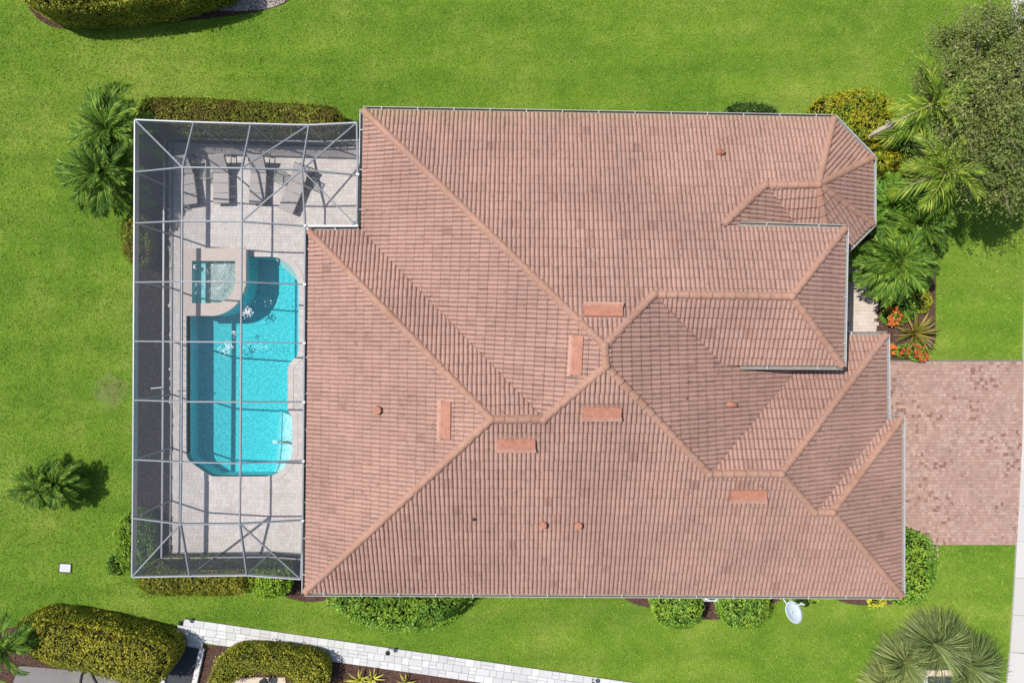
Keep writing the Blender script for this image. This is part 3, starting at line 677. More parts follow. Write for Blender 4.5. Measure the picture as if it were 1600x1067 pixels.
# ------------------------------------------------------------------ screen cage
cage = thing('pool_cage', 'grey aluminium screen enclosure over pool and deck', 'screen enclosure')
H1, H2, H3, H4 = 2.86, 3.66, 3.70, 2.95
WL = [(210, 187), (209.7, 268.7), (209.3, 348.7), (208.8, 441), (208.4, 533), (207.9, 625), (207.3, 718), (206.6, 809.5), (205.5, 901.5)]
IL = [(284.5, 261.3), (284, 345), (283.6, 440), (283.3, 534), (283, 627.5), (282.5, 722), (281, 819)]
RL = [(377, 262.5), (377, 346), (376.6, 440.5), (376.2, 534.3), (375.8, 628), (375.2, 724), (374, 818.5)]
HL = [(471, 265), (476.5, 353), (475.6, 444.5), (475, 536), (474.4, 628), (473.6, 720), (472.6, 813)]
hz = [3.45, 2.98, H4, H4, H4, H4, H4]
wl = PP(WL, H1); il = PP(IL, H2); rl = PP(RL, H3); hl = [P(a, b, z) for (a, b), z in zip(HL, hz)]
tn = PP([(210, 187), (302, 190.7), (391.5, 193), (482, 195.2), (557, 191.5)], H1)
bn = PP([(205.5, 901.5), (295.5, 900), (385, 899), (469.5, 905)], H1)
ne = P(558.5, 273, 2.98); nec = P(557, 353, 2.98)
def bar(p, q, w_=.05, h_=.09, name='beam', mt=None): 
    mb = MB(); mb.beam(p, q, w_, h_, top=True); return mb.build(name, mt or M_ALU, cage)
for chain in (il, rl): 
    for a, b in zip(chain[:-1], chain[1:]): bar(a, b, .042, .08, 'purlin')
for a, b in zip(wl[:-1], wl[1:]): bar(a, b, .045, .28, 'eave_beam', M_CWHITE)
for a, b in zip(tn[:-1], tn[1:]): bar(a, b, .045, .14, 'eave_beam', M_CWHITE)
for a, b in zip(bn[:-1], bn[1:]): bar(a, b, .045, .14, 'eave_beam', M_CWHITE)
for i in range(7):
    bar(wl[i+1], il[i], .045, .13); bar(il[i], rl[i], .045, .13); bar(rl[i], hl[i], .045, .13)
bar(wl[0], il[0]); bar(wl[8], il[6])
for a, b in ((tn[1], il[0]), (tn[2], rl[0]), (tn[3], hl[0]), (bn[1], il[6]), (bn[2], rl[6])): bar(a, b, .045, .11)
bar(hl[0], ne, .055, .12); bar(hl[0], hl[1], .05, .1); bar(hl[1], nec, .07, .1, 'beam', M_WHITE); bar(ne, nec, .05, .1); bar(tn[4], ne, .05, .1)
for i in range(1, 6): bar(hl[i], hl[i+1], .05, .09, 'ledger')
bar(hl[6], bn[3], .05, .09, 'ledger')
off = Vector((0, 0, -.01))
for a, b in ((rl[0], tn[3]), (hl[0], tn[4]), (rl[1], hl[0]), (hl[0], nec), (rl[6], bn[3])): bar(a + off, b + off, .045, .06, 'brace')
# posts, chair rails and sole plates
def wallrun(nodes):
    for i, p in enumerate(nodes):
        mb = MB(); mb.box((p.x, p.y, (H1-.1)/2 + .01), (.055, .055, H1 - .1)); mb.build('post', M_ALU, cage)
    for a, b in zip(nodes[:-1], nodes[1:]):
        for z_, h_, nm in ((.74, .055, 'chair_rail'), (.06, .055, 'sole_plate')):
            mb = MB(); mb.beam((a.x, a.y, z_), (b.x, b.y, z_), .06, h_, top=True); mb.build(nm, M_CWHITE if nm == 'chair_rail' else M_ALU, cage)
wallrun(wl); wallrun(tn[1:]); wallrun(bn[1:])
def rails(a, b):
    for z_, nm in ((.74, 'chair_rail'), (.06, 'sole_plate')):
        mb = MB(); mb.beam((a.x, a.y, z_), (b.x, b.y, z_), .06, .055, top=True); mb.build(nm, M_CWHITE if nm == 'chair_rail' else M_ALU, cage)
rails(tn[0], tn[1]); rails(bn[0], bn[1])
def panel(*pts):
    mb = MB(); mb.poly([Vector(p) + Vector((0, 0, -.03)) for p in pts]); mb.build('screen_panel', M_SCREEN, cage)
def tripanel(a, b, c, d): panel(a, b, c); panel(a, c, d)
def wallpanel(a, b): panel((a.x, a.y, .05), (b.x, b.y, .05), (b.x, b.y, a.z - .02), (a.x, a.y, a.z - .02))
for run in (wl, tn, bn):
    for a, b in zip(run[:-1], run[1:]): wallpanel(a, b)
panel(wl[0], wl[1], il[0]); panel(wl[7], wl[8], il[6])
for i in range(1, 7): tripanel(wl[i], wl[i+1], il[i], il[i-1])
for i in range(6): tripanel(il[i], il[i+1], rl[i+1], rl[i]); tripanel(rl[i], rl[i+1], hl[i+1], hl[i])
panel(tn[0], tn[1], il[0]); tripanel(tn[1], tn[2], rl[0], il[0]); panel(tn[2], tn[3], rl[0]); panel(rl[0], tn[3], hl[0])
panel(tn[3], tn[4], hl[0]); panel(tn[4], ne, hl[0]); panel(hl[0], ne, nec); panel(hl[0], nec, hl[1])
panel(bn[0], bn[1], il[6]); tripanel(bn[1], bn[2], rl[6], il[6]); panel(bn[2], bn[3], rl[6]); panel(bn[3], hl[6], rl[6])
for p in hl[1:] + [ne, nec]:
    mb = MB(); mb.box((p.x + .02, p.y, p.z + .03), (.10, .08, .05)); mb.build('bracket', M_WHITE, cage)
mb = MB(); c_ = P(244.5, 606, 1.05); mb.box((c_.x, c_.y, 1.05), (.44, .045, .04), .09); mb.build('door_bar', M_WHITE, cage)

# ------------------------------------------------------------------ loungers and side tables
def lounger(loc, rz, label, back=38):
    t = thing('sun_lounger', label, 'sun lounger', 'sun loungers on the pool deck', loc, rz)
    W_, z0 = .64, .34; mb = MB()
    for s_ in (-1, 1): mb.beam((s_*W_/2, 0, z0 - .04), (s_*W_/2, 1.25, z0 - .04), .035, .045)
    mb.beam((-W_/2, .01, z0 - .04), (W_/2, .01, z0 - .04), .035, .045); mb.beam((-W_/2, 1.25, z0 - .04), (W_/2, 1.25, z0 - .04), .035, .045); mb.build('frame', M_FRAME, t)
    for s_ in (-1, 1):
        for y_ in (.18, 1.2):
            mb = MB(); mb.beam((s_*W_/2, y_, z0 - .05), (s_*(W_/2 + .01), y_, .02), .035, .035); mb.build('leg', M_FRAME, t)
    mb = MB(); ys = [(0, .40), (.41, .80), (.81, 1.22)]
    for a, b in ys:
        for i, (zz, ii) in enumerate(((z0 + .012, .012), )):
            mb.box((0, (a+b)/2, z0 - .005), (W_, b - a, .05))
    sm_ = mb.mesh('seat'); st = add('seat', sm_, M_FAB, t); bv = st.modifiers.new('bevel', 'BEVEL'); bv.width = .018; bv.segments = 2
    th = math.radians(back); mb = MB(); R = Matrix.Rotation(th, 3, 'X'); base = Vector((0, 1.24, z0))
    mb.box(base + R @ Vector((0, .37, .0)), (W_, .74, .05), tilt=R)
    bk = add('backrest', mb.mesh('backrest'), M_FAB, t); bv = bk.modifiers.new('bevel', 'BEVEL'); bv.width = .018; bv.segments = 2
    mb = MB(); tp = base + R @ Vector((0, .74, -.03))
    for s_ in (-1, 1): mb.beam(base + Vector((s_*W_/2, 0, -.04)), tp + Vector((s_*W_/2, 0, 0)), .03, .03)
    mb.beam(tp + Vector((-W_/2, 0, 0)), tp + Vector((W_/2, 0, 0)), .03, .03); mb.build('back_frame', M_FRAME, bk)
    mb = MB(); yb = 2.02
    for s_ in (-1, 1):
        mb.beam((s_*W_/2 + .06, 1.3, z0 - .06), (s_*W_/2 + .06, yb, .22), .03, .03); mb.beam((s_*W_/2 + .06, yb, .22), (s_*W_/2 + .06, yb - .08, .02), .03, .03)
    mb.beam((-W_/2 + .06, yb, .22), (W_/2 + .06, yb, .22), .03, .03); mb.build('rear_stand', M_FRAME, t)
    return t
def at(px, py): q = P(px, py, .3); return (q.x, q.y, .02)
lounger(at(298, 320), math.radians(8), 'sun lounger turned askew, nearest the left screen wall', 34)
lounger(at(347, 318), math.radians(1), 'straight sun lounger, second from the left screen wall', 38)
lounger(at(402.5, 318), math.radians(-3), 'sun lounger between two others, third from the left screen wall', 38)
lounger(at(447, 330), math.radians(-23), 'sun lounger turned to the right, farthest from the left screen wall', 24)
def side_table(px, py, rz, label):
    q = P(px, py, .42); t = thing('side_table', label, 'side table', 'glass side tables between the loungers', (q.x, q.y, .02), rz); s_ = .21
    mb = MB(); c4 = [(-s_, -s_), (s_, -s_), (s_, s_), (-s_, s_)]
    for a, b in zip(c4, c4[1:] + c4[:1]): mb.beam((*a, .42), (*b, .42), .025, .025)
    mb.build('rim', M_FRAME, t); mb = MB(); mb.box((0, 0, .425), (.40, .40, .008)); mb.build('top', M_GLASS, t)
    for a in c4: mb = MB(); mb.beam((*a, .41), (a[0]*.9, a[1]*.9, .02), .022, .022); mb.build('leg', M_FRAME, t)
side_table(321, 271, .05, 'small glass side table between the two loungers nearest the left wall')
side_table(437, 276, -.1, 'small glass side table between the third and the turned lounger')
side_table(484, 285, -.45, 'small glass side table right of the turned lounger')

# ------------------------------------------------------------------ driveway, walk, sidewalk, stone path
def sheet(name, pts, mat, z0, z1, **kw):
    mb = MB(); mb.prism([(p[0], p[1]) for p in pts], z0, z1); return mb.build(name, mat, **kw)
drive = PP([(1372, 563), (1604, 562), (1596, 851), (1466, 851), (1466, 870), (1385, 870), (1385, 640)])
dr = sheet('driveway', drive, M_JOINT, -.25, -.006, kind='structure')
dX = [p.x for p in drive]; dY = [p.y for p in drive]; di = offset(drive, -.04)
pm = MB(); lay(pm, min(dX), max(dX), min(dY), max(dY), [.11, .14, .14], [.10, .14, .14, .2], lambda x, y: inside(x, y, di), jig=.002, gap=.004)
pm.build('paver', M_PAVE, dr, kind='stuff')
walk = PP([(1322, 395), (1370, 395), (1370, 566), (1322, 566)])
wk = sheet('front_walk', walk, M_JOINT, -.25, -.006, kind='structure'); wi = offset(walk, -.02)
pm = MB(); lay(pm, walk[0].x, walk[1].x, walk[2].y, walk[0].y, [.15], [.15, .23], lambda x, y: inside(x, y, wi), jig=.001, gap=.004); pm.build('paver', M_WALK, wk, kind='stuff')
swl = [(1558, 1200), (1573, 1067), (1578, 1018), (1582, 960), (1585.5, 902), (1588.5, 845), (1591.5, 790), (1594.5, 736), (1597, 682), (1598, 626), (1599, 566), (1600.5, 500), (1602, 440), (1602, 380), (1601, 320), (1599, 255), (1595, 190), (1590, 125), (1585, 62), (1581, 0), (1577, -70)]
sw = add('sidewalk', None); tag(sw, kind='structure')
for (a, b), (c, d) in zip(swl[:-1], swl[1:]):
    p0, p1 = P(a, b), P(c, d); t_ = (p1 - p0).normalized(); nn = Vector((t_.y, -t_.x, 0))
    mb = MB(); e0, e1 = p0 + t_*.006, p1 - t_*.006; mb.prism([(v.x, v.y) for v in (e0, e0 + nn*1.6, e1 + nn*1.6, e1)], -.06, .03 + random.uniform(-.004, .004)); mb.build('slab', M_SWALK, sw)
mb = MB(); mb.prism([(v.x, v.y) for v in [P(a, b) + Vector((.02, 0, 0)) for a, b in swl] + [P(a, b) + Vector((1.58, 0, 0)) for a, b in swl[::-1]]], -.2, -.0); mb.build('joint', M_JOINT, sw)

pA, pB = P(288, 966), P(1010, 1069)         # upper edge of the stone path
dv = (pB - pA).normalized(); nv = Vector((dv.y, -dv.x, 0)); PW = .88
path = add('stone_path', None); tag(path, kind='structure')
mb = MB(); mb.prism([(v.x, v.y) for v in (pA, pB, pB + nv*PW, pA + nv*PW - dv*.32)], -.2, -.012); mb.prism([(v.x, v.y) for v in (pA - dv*.32 + nv*.85, pA + dv*.62 + nv*.85, pA + dv*.62 + nv*1.28, pA - dv*.42 + nv*1.28)], -.2, -.016); mb.build('bedding', M_JOINT, path)
pb = MB(); slabs = []
row_h = [.30, .29, .29]; yy = 0.0
for r, rh in enumerate(row_h):
    x = -.12 - r*.12 if r else .0
    while x < 25.5:
        cw = random.choice([.28, .30, .38, .42, .55])
        if random.random() < .25:
            slabs.append((x, yy, cw, rh/2)); slabs.append((x, yy + rh/2, cw, rh/2))
        else: slabs.append((x, yy, cw, rh))
        x += cw
    yy += rh
for r in range(2):
    x = -.30 - .09*r
    while x < .62: slabs.append((x, .88 + r*.2, .3, .2)); x += .3
    slabs.append((-.16 - .07*r*1.0, .30 + .29*r, .155, .29))
for x, y, cw, rh in slabs:
    g_ = .006; mb = MB(); z_ = .012 + random.uniform(-.003, .003)
    if (pA + dv*x + nv*y).x > 7.5: continue
    cs_ = [pA + dv*(x + a) + nv*(y + b) for a, b in ((g_, g_), (cw - g_, g_), (cw - g_, rh - g_), (g_, rh - g_))]
    mb.prism([(v.x, v.y) for v in cs_], -.05, z_, bottom=False); mb.build('slab', M_SLAB, path)

# ------------------------------------------------------------------ planting beds
beds = {}
def bed(key, px, mat=None, z=-.030, chips=True):
    p = smooth_loop(PP(px), 2); beds[key] = p
    sheet('gravel_bed' if mat is M_GRAVEL else 'planting_bed', p, mat or M_MULCH, -.2, z, kind='structure'); return p
bed('front', [(1310, 280), (1400, 270), (1452, 300), (1466, 360), (1462, 470), (1464, 564), (1372, 564), (1330, 500), (1315, 400)])
bed('croton', [(1300, 186), (1330, 165), (1385, 168), (1415, 210), (1420, 290), (1340, 290)], z=-.034)
bed('lower', [(306, 1010), (330, 1008), (410, 1015), (500, 1028), (700, 1053), (960, 1092), (960, 1120), (280, 1120), (296, 1066)])
bed('south_w', [(440, 890), (515, 915), (520, 938), (470, 942), (430, 925)], z=-.026)
bed('south_b', [(500, 905), (755, 905), (750, 938), (690, 950), (560, 950), (505, 938)])
bed('south_m', [(950, 915), (1290, 915), (1215, 940), (1140, 968), (1090, 968), (1030, 952), (985, 944)])
bed('south_e', [(1262, 915), (1425, 915), (1430, 938), (1385, 946), (1320, 945)], z=-.026)
bed('east', [(1395, 860), (1440, 865), (1440, 930), (1395, 945)], z=-.022)
bed('west', mat=M_SOIL, px=[(216, 240), (275, 240), (275, 860), (216, 860), (206, 640), (214, 560)])
bed('west2', [(205, 800), (272, 780), (300, 860), (480, 860), (470, 920), (230, 918), (200, 880)], z=-.032)
bed('west3', [(205, 200), (230, 180), (560, 180), (572, 225), (265, 235), (275, 520), (205, 420)], z=-.036)
bed('nw', [(20, -60), (40, 12), (75, 44), (130, 46), (260, 36), (420, 18), (470, -10), (470, -60)], z=-.033)
bed('nw_gravel', [(315, 16), (400, 18), (450, 4), (462, -30), (360, -40), (330, 5)], M_GRAVEL, z=-.028)
bed('sw', [(-20, 985), (60, 975), (130, 985), (240, 1000), (262, 1010), (250, 1080), (-20, 1080)], z=-.031)

# ------------------------------------------------------------------ foliage builders
def wob(x, y, sc, seed):
    r = np.random.RandomState(seed); v = 0
    for _ in range(6):
        a = r.uniform(0, 6.28); f = r.uniform(.6, 1.8)*sc; v = v + np.sin((x*np.cos(a) + y*np.sin(a))*f + r.uniform(0, 6.28))
    return v/6
def leaves(C, Nn, size, asp, rnd, lean=.6):
    """one kite-shaped leaf per point: C centres, Nn facing, size lengths"""
    n = len(C); R = RS.normal(0, lean, (n, 3)); Nn = Nn + R; Nn /= np.linalg.norm(Nn, axis=1)[:, None] + 1e-9
    T = RS.normal(0, 1, (n, 3)); T -= (T*Nn).sum(1)[:, None]*Nn; T /= np.linalg.norm(T, axis=1)[:, None] + 1e-9
    Bn = np.cross(Nn, T); L = size[:, None]; W = L*asp
    V = np.stack([C - T*L*.5, C - T*L*.02 + Bn*W*.5 + Nn*L*.10, C + T*L*.5 - Nn*L*.06, C - T*L*.02 - Bn*W*.5 + Nn*L*.10], 1).reshape(-1, 3)
    Fq = np.arange(4*n).reshape(-1, 4); return V, Fq, np.repeat(rnd, 4)
def hedge(name, label, cat, px, h, mat, core=None, dens=520, size=(.06, .11), asp=.55, rnd_r=.35, lump=.10, lsc=2.5, group=None, dome=0.0, lean=.55, up=0.0, smooth=2, shoot=1.0):
    pl = smooth_loop(PP(px, h*(1 - .55*dome)), smooth); xs = np.array([p.x for p in pl]); ys = np.array([p.y for p in pl])
    A = abs(area2(pl))/2; seed = RS.randint(1 << 30); per = sum((pl[i] - pl[i-1]).length for i in range(len(pl)))
    n = int(A*dens*((xs.max()-xs.min())*(ys.max()-ys.min())/A)); x = RS.uniform(xs.min(), xs.max(), n); y = RS.uniform(ys.min(), ys.max(), n)
    k_ = inside(x, y, pl); x, y = x[k_], y[k_]; d = edge_dist(x, y, pl); rr = rnd_r
    cxm, cym = x.mean(), y.mean()
    def top(x, y, d):
        z = h*(1 - dome) + h*dome*np.sqrt(np.clip(1 - (1 - np.clip(d/max(d.max(), .01), 0, 1))**2, 0, 1))
        return z - np.minimum(rr, h*.6)*(1 - np.clip(d/rr, 0, 1))**2 + lump*wob(x, y, lsc, seed) + .55*lump*wob(x, y, lsc*3.1, seed + 1) + .05*wob(x, y, 19, seed + 4)
    z = top(x, y, d)
    eps = .08; dx_ = (top(x + eps, y, edge_dist(x + eps, y, pl)) - z)/eps; dy_ = (top(x, y + eps, edge_dist(x, y + eps, pl)) - z)/eps
    Nn = np.stack([-dx_, -dy_, np.ones_like(x) + up], 1); Nn /= np.linalg.norm(Nn, axis=1)[:, None]
    dep = RS.exponential(.035, len(x)); C = np.stack([x, y, z], 1) - Nn*dep[:, None] + RS.normal(0, .012, (len(x), 3))
    # flanks
    m_ = int(per*h*dens*.8); Cs = []; Ns = []
    seg = [(pl[i-1], pl[i]) for i in range(len(pl))]; sg = 1 if area2(pl) > 0 else -1
    Ls = np.array([(b - a).length for a, b in seg]); pick = RS.choice(len(seg), m_, p=Ls/Ls.sum()); tt = RS.rand(m_)
    a = np.array([[s[0].x, s[0].y] for s in seg])[pick]; b = np.array([[s[1].x, s[1].y] for s in seg])[pick]
    q = a + (b - a)*tt[:, None]; e = b - a; e /= np.linalg.norm(e, axis=1)[:, None] + 1e-9; o = np.stack([e[:, 1], -e[:, 0]], 1)*sg
    zz = RS.rand(m_)*(h*(1 - dome) - min(rr, h*.5)*.8 + .02) + .02; bul = .06*np.sin(zz/h*3.14)
    q = q + o*(bul + .05*wob(q[:, 0]*1.0, q[:, 1] + zz, lsc*2, seed + 2) - RS.exponential(.04, m_))[:, None]
    Cs = np.concatenate([q, zz[:, None]], 1); Ns = np.concatenate([o, np.full((m_, 1), .35)], 1)
    # stray shoots past the outline
    ms = int(per*dens*.10*shoot); ps = RS.choice(len(seg), ms, p=Ls/Ls.sum()); ts = RS.rand(ms); aa = np.array([[s[0].x, s[0].y] for s in seg])[ps]; bb = np.array([[s[1].x, s[1].y] for s in seg])[ps]
    q2 = aa + (bb - aa)*ts[:, None]; e2 = bb - aa; e2 /= np.linalg.norm(e2, axis=1)[:, None] + 1e-9; o2 = np.stack([e2[:, 1], -e2[:, 0]], 1)*sg
    rag = np.clip(wob(q2[:, 0], q2[:, 1], 5, seed + 7) + .5*wob(q2[:, 0], q2[:, 1], 14, seed + 8) + .35, 0, 1.2)
    q2 = q2 + o2*(RS.rand(ms)*.22*rag)[:, None]; zs = np.clip(h*(1 - dome)*RS.uniform(.45, .98, ms), .03, None)
    C = np.concatenate([C, Cs, np.concatenate([q2, zs[:, None]], 1)]); Nn = np.concatenate([Nn, Ns, np.concatenate([o2*.5, np.ones((ms, 1))], 1)])
    sz = RS.uniform(size[0], size[1], len(C)); rnd = np.clip(RS.beta(1.3, 1.4, len(C)) + .2*wob(C[:, 0], C[:, 1], 2.0, seed + 3), 0, 1)
    V, Fq, rv = leaves(C, Nn, sz, asp, rnd, lean)
    t = thing(name, label, cat, group, (cxm, cym, 0))
    V = V - np.array([cxm, cym, 0]); add('foliage', np_mesh(name, V, Fq, rv), mat, t)
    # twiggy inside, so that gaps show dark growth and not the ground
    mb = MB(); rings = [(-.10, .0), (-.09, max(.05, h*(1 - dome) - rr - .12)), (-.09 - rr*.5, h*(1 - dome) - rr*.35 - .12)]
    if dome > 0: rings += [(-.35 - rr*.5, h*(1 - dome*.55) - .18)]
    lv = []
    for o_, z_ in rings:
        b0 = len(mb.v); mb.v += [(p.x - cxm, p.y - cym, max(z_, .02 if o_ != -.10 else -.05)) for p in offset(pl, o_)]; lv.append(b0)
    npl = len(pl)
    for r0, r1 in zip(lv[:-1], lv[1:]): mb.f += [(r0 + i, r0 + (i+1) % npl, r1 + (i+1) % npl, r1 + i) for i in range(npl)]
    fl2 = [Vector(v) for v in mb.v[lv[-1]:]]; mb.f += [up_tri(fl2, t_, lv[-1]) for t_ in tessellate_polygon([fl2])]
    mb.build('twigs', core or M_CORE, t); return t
def ring_px(cx, cy, rx, ry, n=10, wobble=.10, rot=0.0):
    out = []
    for i in range(n):
        a = 2*math.pi*i/n; r = 1 + random.uniform(-wobble, wobble); x, y = rx*r*math.cos(a), ry*r*math.sin(a)
        out.append((cx + x*math.cos(rot) - y*math.sin(rot), cy + x*math.sin(rot) + y*math.cos(rot)))
    return out

# frond: feather leaf with two rows of leaflets along an arching rib
def frond_mesh(name, L, e0, droop, nl, ll, lw, fwd, vee, mat, seed, dead=False):
    r = np.random.RandomState(seed); n = 14; pts = [Vector((0, 0, 0))]; a = e0
    for i in range(n):
        a -= droop/n*(.5 + 1.0*i/n); pts.append(pts[-1] + Vector((math.cos(a), 0, math.sin(a)))*(L/n))
    V = []; Fq = []; rn = []
    def quad(p, val):
        b = len(V); V.extend([tuple(q) for q in p]); Fq.append((b, b+1, b+2, b+3)); rn.extend([val]*4)
    for i in range(n):
        w0 = .016*(1 - i/n) + .004; w1 = .016*(1 - (i+1)/n) + .004; p, q = pts[i], pts[i+1]
        quad([p + Vector((0, -w0, .006)), q + Vector((0, -w1, .006)), q + Vector((0, w1, .006)), p + Vector((0, w0, .006))], .97)
    for i in range(nl):
        t = .10 + .90*(i + r.uniform(-.3, .3))/nl; t = min(max(t, .08), .995); f = t*n; j = min(int(f), n-1); p = pts[j].lerp(pts[j+1], f - j); d = (pts[j+1] - pts[j]).normalized()
        lt = ll*(math.sin(math.pi*(.16 + .80*t))**.7)*r.uniform(.85, 1.12); an = math.radians(fwd*(1 - .45*t) + r.uniform(-7, 7))
        for s_ in (-1, 1):
            side = Vector((0, s_, 0)); up = side.cross(d)*-s_; up = up if up.z > 0 else -up
            ld = (d*math.cos(an) + side*math.sin(an) + up*vee).normalized(); wv = ld.cross(up).normalized()*lw*.5
            tip = p + ld*lt + Vector((0, 0, -lt*r.uniform(.12, .30)))
            mid = p + ld*lt*.45; quad([p, mid + wv, tip, mid - wv], float(np.clip(r.normal(.42, .28) + .12*t, 0, .93)))
    me = np_mesh(name, np.array(V), np.array(Fq), np.array(rn)); me.materials.append(mat); return me
def palm(name, label, px, py, h, frs, L, count, trunk_r, mat_trunk=None, group=None, spread=(-25, 75), sc=(.85, 1.1), stems=1, cat='palm'):
    c = P(px, py, h); t = thing(name, label, cat, group, (c.x, c.y, 0))
    mb = MB(); k_ = 9; mb.tube([(.03*math.sin(i*1.3), .03*math.cos(i*1.1), -.05 + (h + .05)*i/k_) for i in range(k_ + 1)], [trunk_r*(1.25 - .35*i/k_ + .05*(i % 2)) for i in range(k_ + 1)], 10); mb.build('trunk', mat_trunk or M_WOODTRUNK, t)
    mb = MB(); mb.tube([(0, 0, h - .12), (0, 0, h + .06), (0, 0, h + .20)], [trunk_r*1.0, trunk_r*.9, trunk_r*.25], 8); mb.build('crownshaft', frs[0].materials[0], t)
    for i in range(count):
        f = i/max(1, count - 1); el = spread[1] + (spread[0] - spread[1])*f + random.uniform(-15, 13); me = frs[min(len(frs) - 1, int(f*len(frs)))]
        o = add('frond', me, None, t); o.location = (0, 0, h + .08 - .1*f)
        s_ = random.uniform(*sc)*random.uniform(.8, 1.08)*(.62 + .38*min(1, f*1.6)); o.scale = (s_, s_, s_)
        o.rotation_euler = (random.uniform(-.5, .5), -math.radians(el), i*2.39996 + random.uniform(-.5, .5))
    return t
FP = [frond_mesh('frond', 1.55, .20, 1.35, 24, .42, .056, 54, .25, L_FROND, s) for s in (1, 2, 3)]
FN = [frond_mesh('frond', 1.50, .20, 1.25, 24, .40, .060, 60, .25, L_FROND3, s) for s in (4, 5, 6)]
FY = [frond_mesh('frond', 1.75, .25, 1.30, 20, .68, .062, 44, .25, L_FROND2, s) for s in (7, 8, 9)]

palm('pygmy_palm', 'feathery palm above the upper left corner of the pool cage', 174, 203, 2.1, FP, 1.5, 56, .09, sc=(1.0, 1.35), group='feathery palms beside the cage corner')
palm('pygmy_palm', 'feathery palm outside the cage wall, level with the loungers', 163, 272, 2.0, FP, 1.5, 62, .09, sc=(1.0, 1.35), group='feathery palms beside the cage corner')
palm('pygmy_palm', 'left stem of the low palm clump alone on the left lawn', 64, 757, .8, FP, 1.5, 62, .09, spread=(-8, 82), sc=(.72, .88), group='palm clump on the left lawn')
palm('pygmy_palm', 'right stem of the low palm clump alone on the left lawn', 90, 755, .85, FP, 1.5, 58, .09, spread=(-8, 82), sc=(.66, .82), group='palm clump on the left lawn')
palm('pygmy_palm', 'big feathery palm beside the front walk, lowest of the front bed', 1400, 412, 2.0, FP, 1.5, 56, .10, group='palms in the front bed', sc=(1.1, 1.4))
palm('pygmy_palm', 'dark feathery palm in the front bed, right of the octagonal roof corner', 1427, 352, 2.0, FP, 1.5, 54, .10, group='palms in the front bed', sc=(1.0, 1.3))
palm('pygmy_palm', 'fresh green palm tucked against the octagonal roof edge', 1396, 312, 1.7, FN, 1.5, 38, .10, group='palms in the front bed', sc=(.75, .95))
palm('areca_palm', 'tall yellow green palm nearest the top of the tree crown', 1458, 163, 4.5, FY, 1.7, 12, .10, group='tall yellow green palms', spread=(-15, 62), sc=(.85, 1.1))
palm('areca_palm', 'tall yellow green palm, lower one of the pair by the tree', 1478, 268, 4.3, FY, 1.7, 13, .10, group='tall yellow green palms', spread=(-12, 60), sc=(.9, 1.15))
palm('pygmy_palm', 'palm cut by the left edge beside the lower left hedge', 6, 1012, 1.9, FP, 1.5, 30, .09, group='palm at the lower left edge')
# dead frond hanging off the upper tall palm
c0 = P(1458, 163, 4.4); mb = MB(); a0 = P(1424, 178, 3.6); b0 = P(1358, 213, 2.1)
mb.tube([a0, a0.lerp(b0, .4) + Vector((0, 0, .08)), a0.lerp(b0, .75), b0], [.035, .10, .075, .045], 6)
for i in range(5): mb.beam(a0.lerp(b0, .12*i), a0.lerp(b0, .12*i + .45) + Vector((random.uniform(-.1, .2), random.uniform(.02, .28), -.05)), .035, .01)
mb.build('dead_frond', m_plain('dry_frond', (.52, .43, .33), .25, 7, .85, .1, 0, .4, 30), label='dry pale palm frond hanging over the croton shrubs', cat='dead frond')

# ------------------------------------------------------------------ hedges and shrubs
hedge('hedge', 'clipped olive hedge along the top wall of the pool cage', 'hedge', [(212, 152), (240, 148), (330, 151), (430, 158), (512, 162), (527, 170), (529, 186), (526, 203), (440, 206), (330, 206), (228, 203), (210, 185)], 1.45, L_OLIVE, M_CORE2, 700, (.06, .10), lump=.13, lsc=2.2)
hedge('shrub', 'small olive shrub under the palms left of the cage', 'shrub', [(184, 338), (214, 330), (226, 360), (222, 412), (196, 412), (184, 380)], 1.1, L_OLIVE, M_CORE2, 600, lump=.12)
hedge('shrub', 'bright green shrub hugging the lower left cage wall', 'shrub', [(180, 815), (200, 800), (226, 806), (232, 880), (210, 905), (182, 885), (174, 850)], 1.0, L_LIME, None, 560, (.07, .12), lump=.15, lsc=3)
hedge('weed_clump', 'small dark green weed clump on the lawn by the lower left cage corner', 'shrub', ring_px(174, 886, 12, 15, 8), .45, L_GREEN, None, 500, (.08, .13), dome=.5, rnd_r=.2)
hedge('hedge', 'golden olive hedge along the bottom wall of the pool cage', 'hedge', [(206, 902), (214, 925), (240, 934), (300, 932), (390, 934), (390, 880), (300, 878), (230, 880)], 1.05, L_OLIVE2, M_CORE2, 680, (.06, .11), lump=.14, lsc=2.4)
hedge('shrub', 'lime green shrub ending the hedge beside the lower house corner', 'shrub', [(390, 882), (440, 880), (449, 905), (446, 930), (425, 938), (390, 936)], 1.1, L_LIME, None, 680, (.06, .11), lump=.12, lsc=3)
hedge('hedge', 'tall hedge cut off by the upper left picture edge', 'hedge', [(6, -45), (18, -14), (34, 0), (58, 8), (150, 2), (230, -8), (290, -22), (340, -40), (340, -70), (6, -70)], 2.2, L_OLIVE2, None, 560, (.07, .12), lump=.16, lsc=2)
hedge('hedge', 'broad golden hedge in the lower left corner by the dark mat', 'hedge', [(14, 974), (55, 968), (145, 986), (230, 1006), (258, 1020), (258, 1044), (242, 1070), (228, 1082), (145, 1060), (56, 1042), (26, 1014)], 1.75, L_OLIVE2, M_CORE2, 620, (.06, .11), lump=.13, lsc=2.2)
hedge('shrub', 'bright green shrub poking out of the lower left hedge', 'shrub', ring_px(47, 1008, 15, 14, 8), 2.05, L_GREEN, None, 500, (.08, .13), dome=.3)
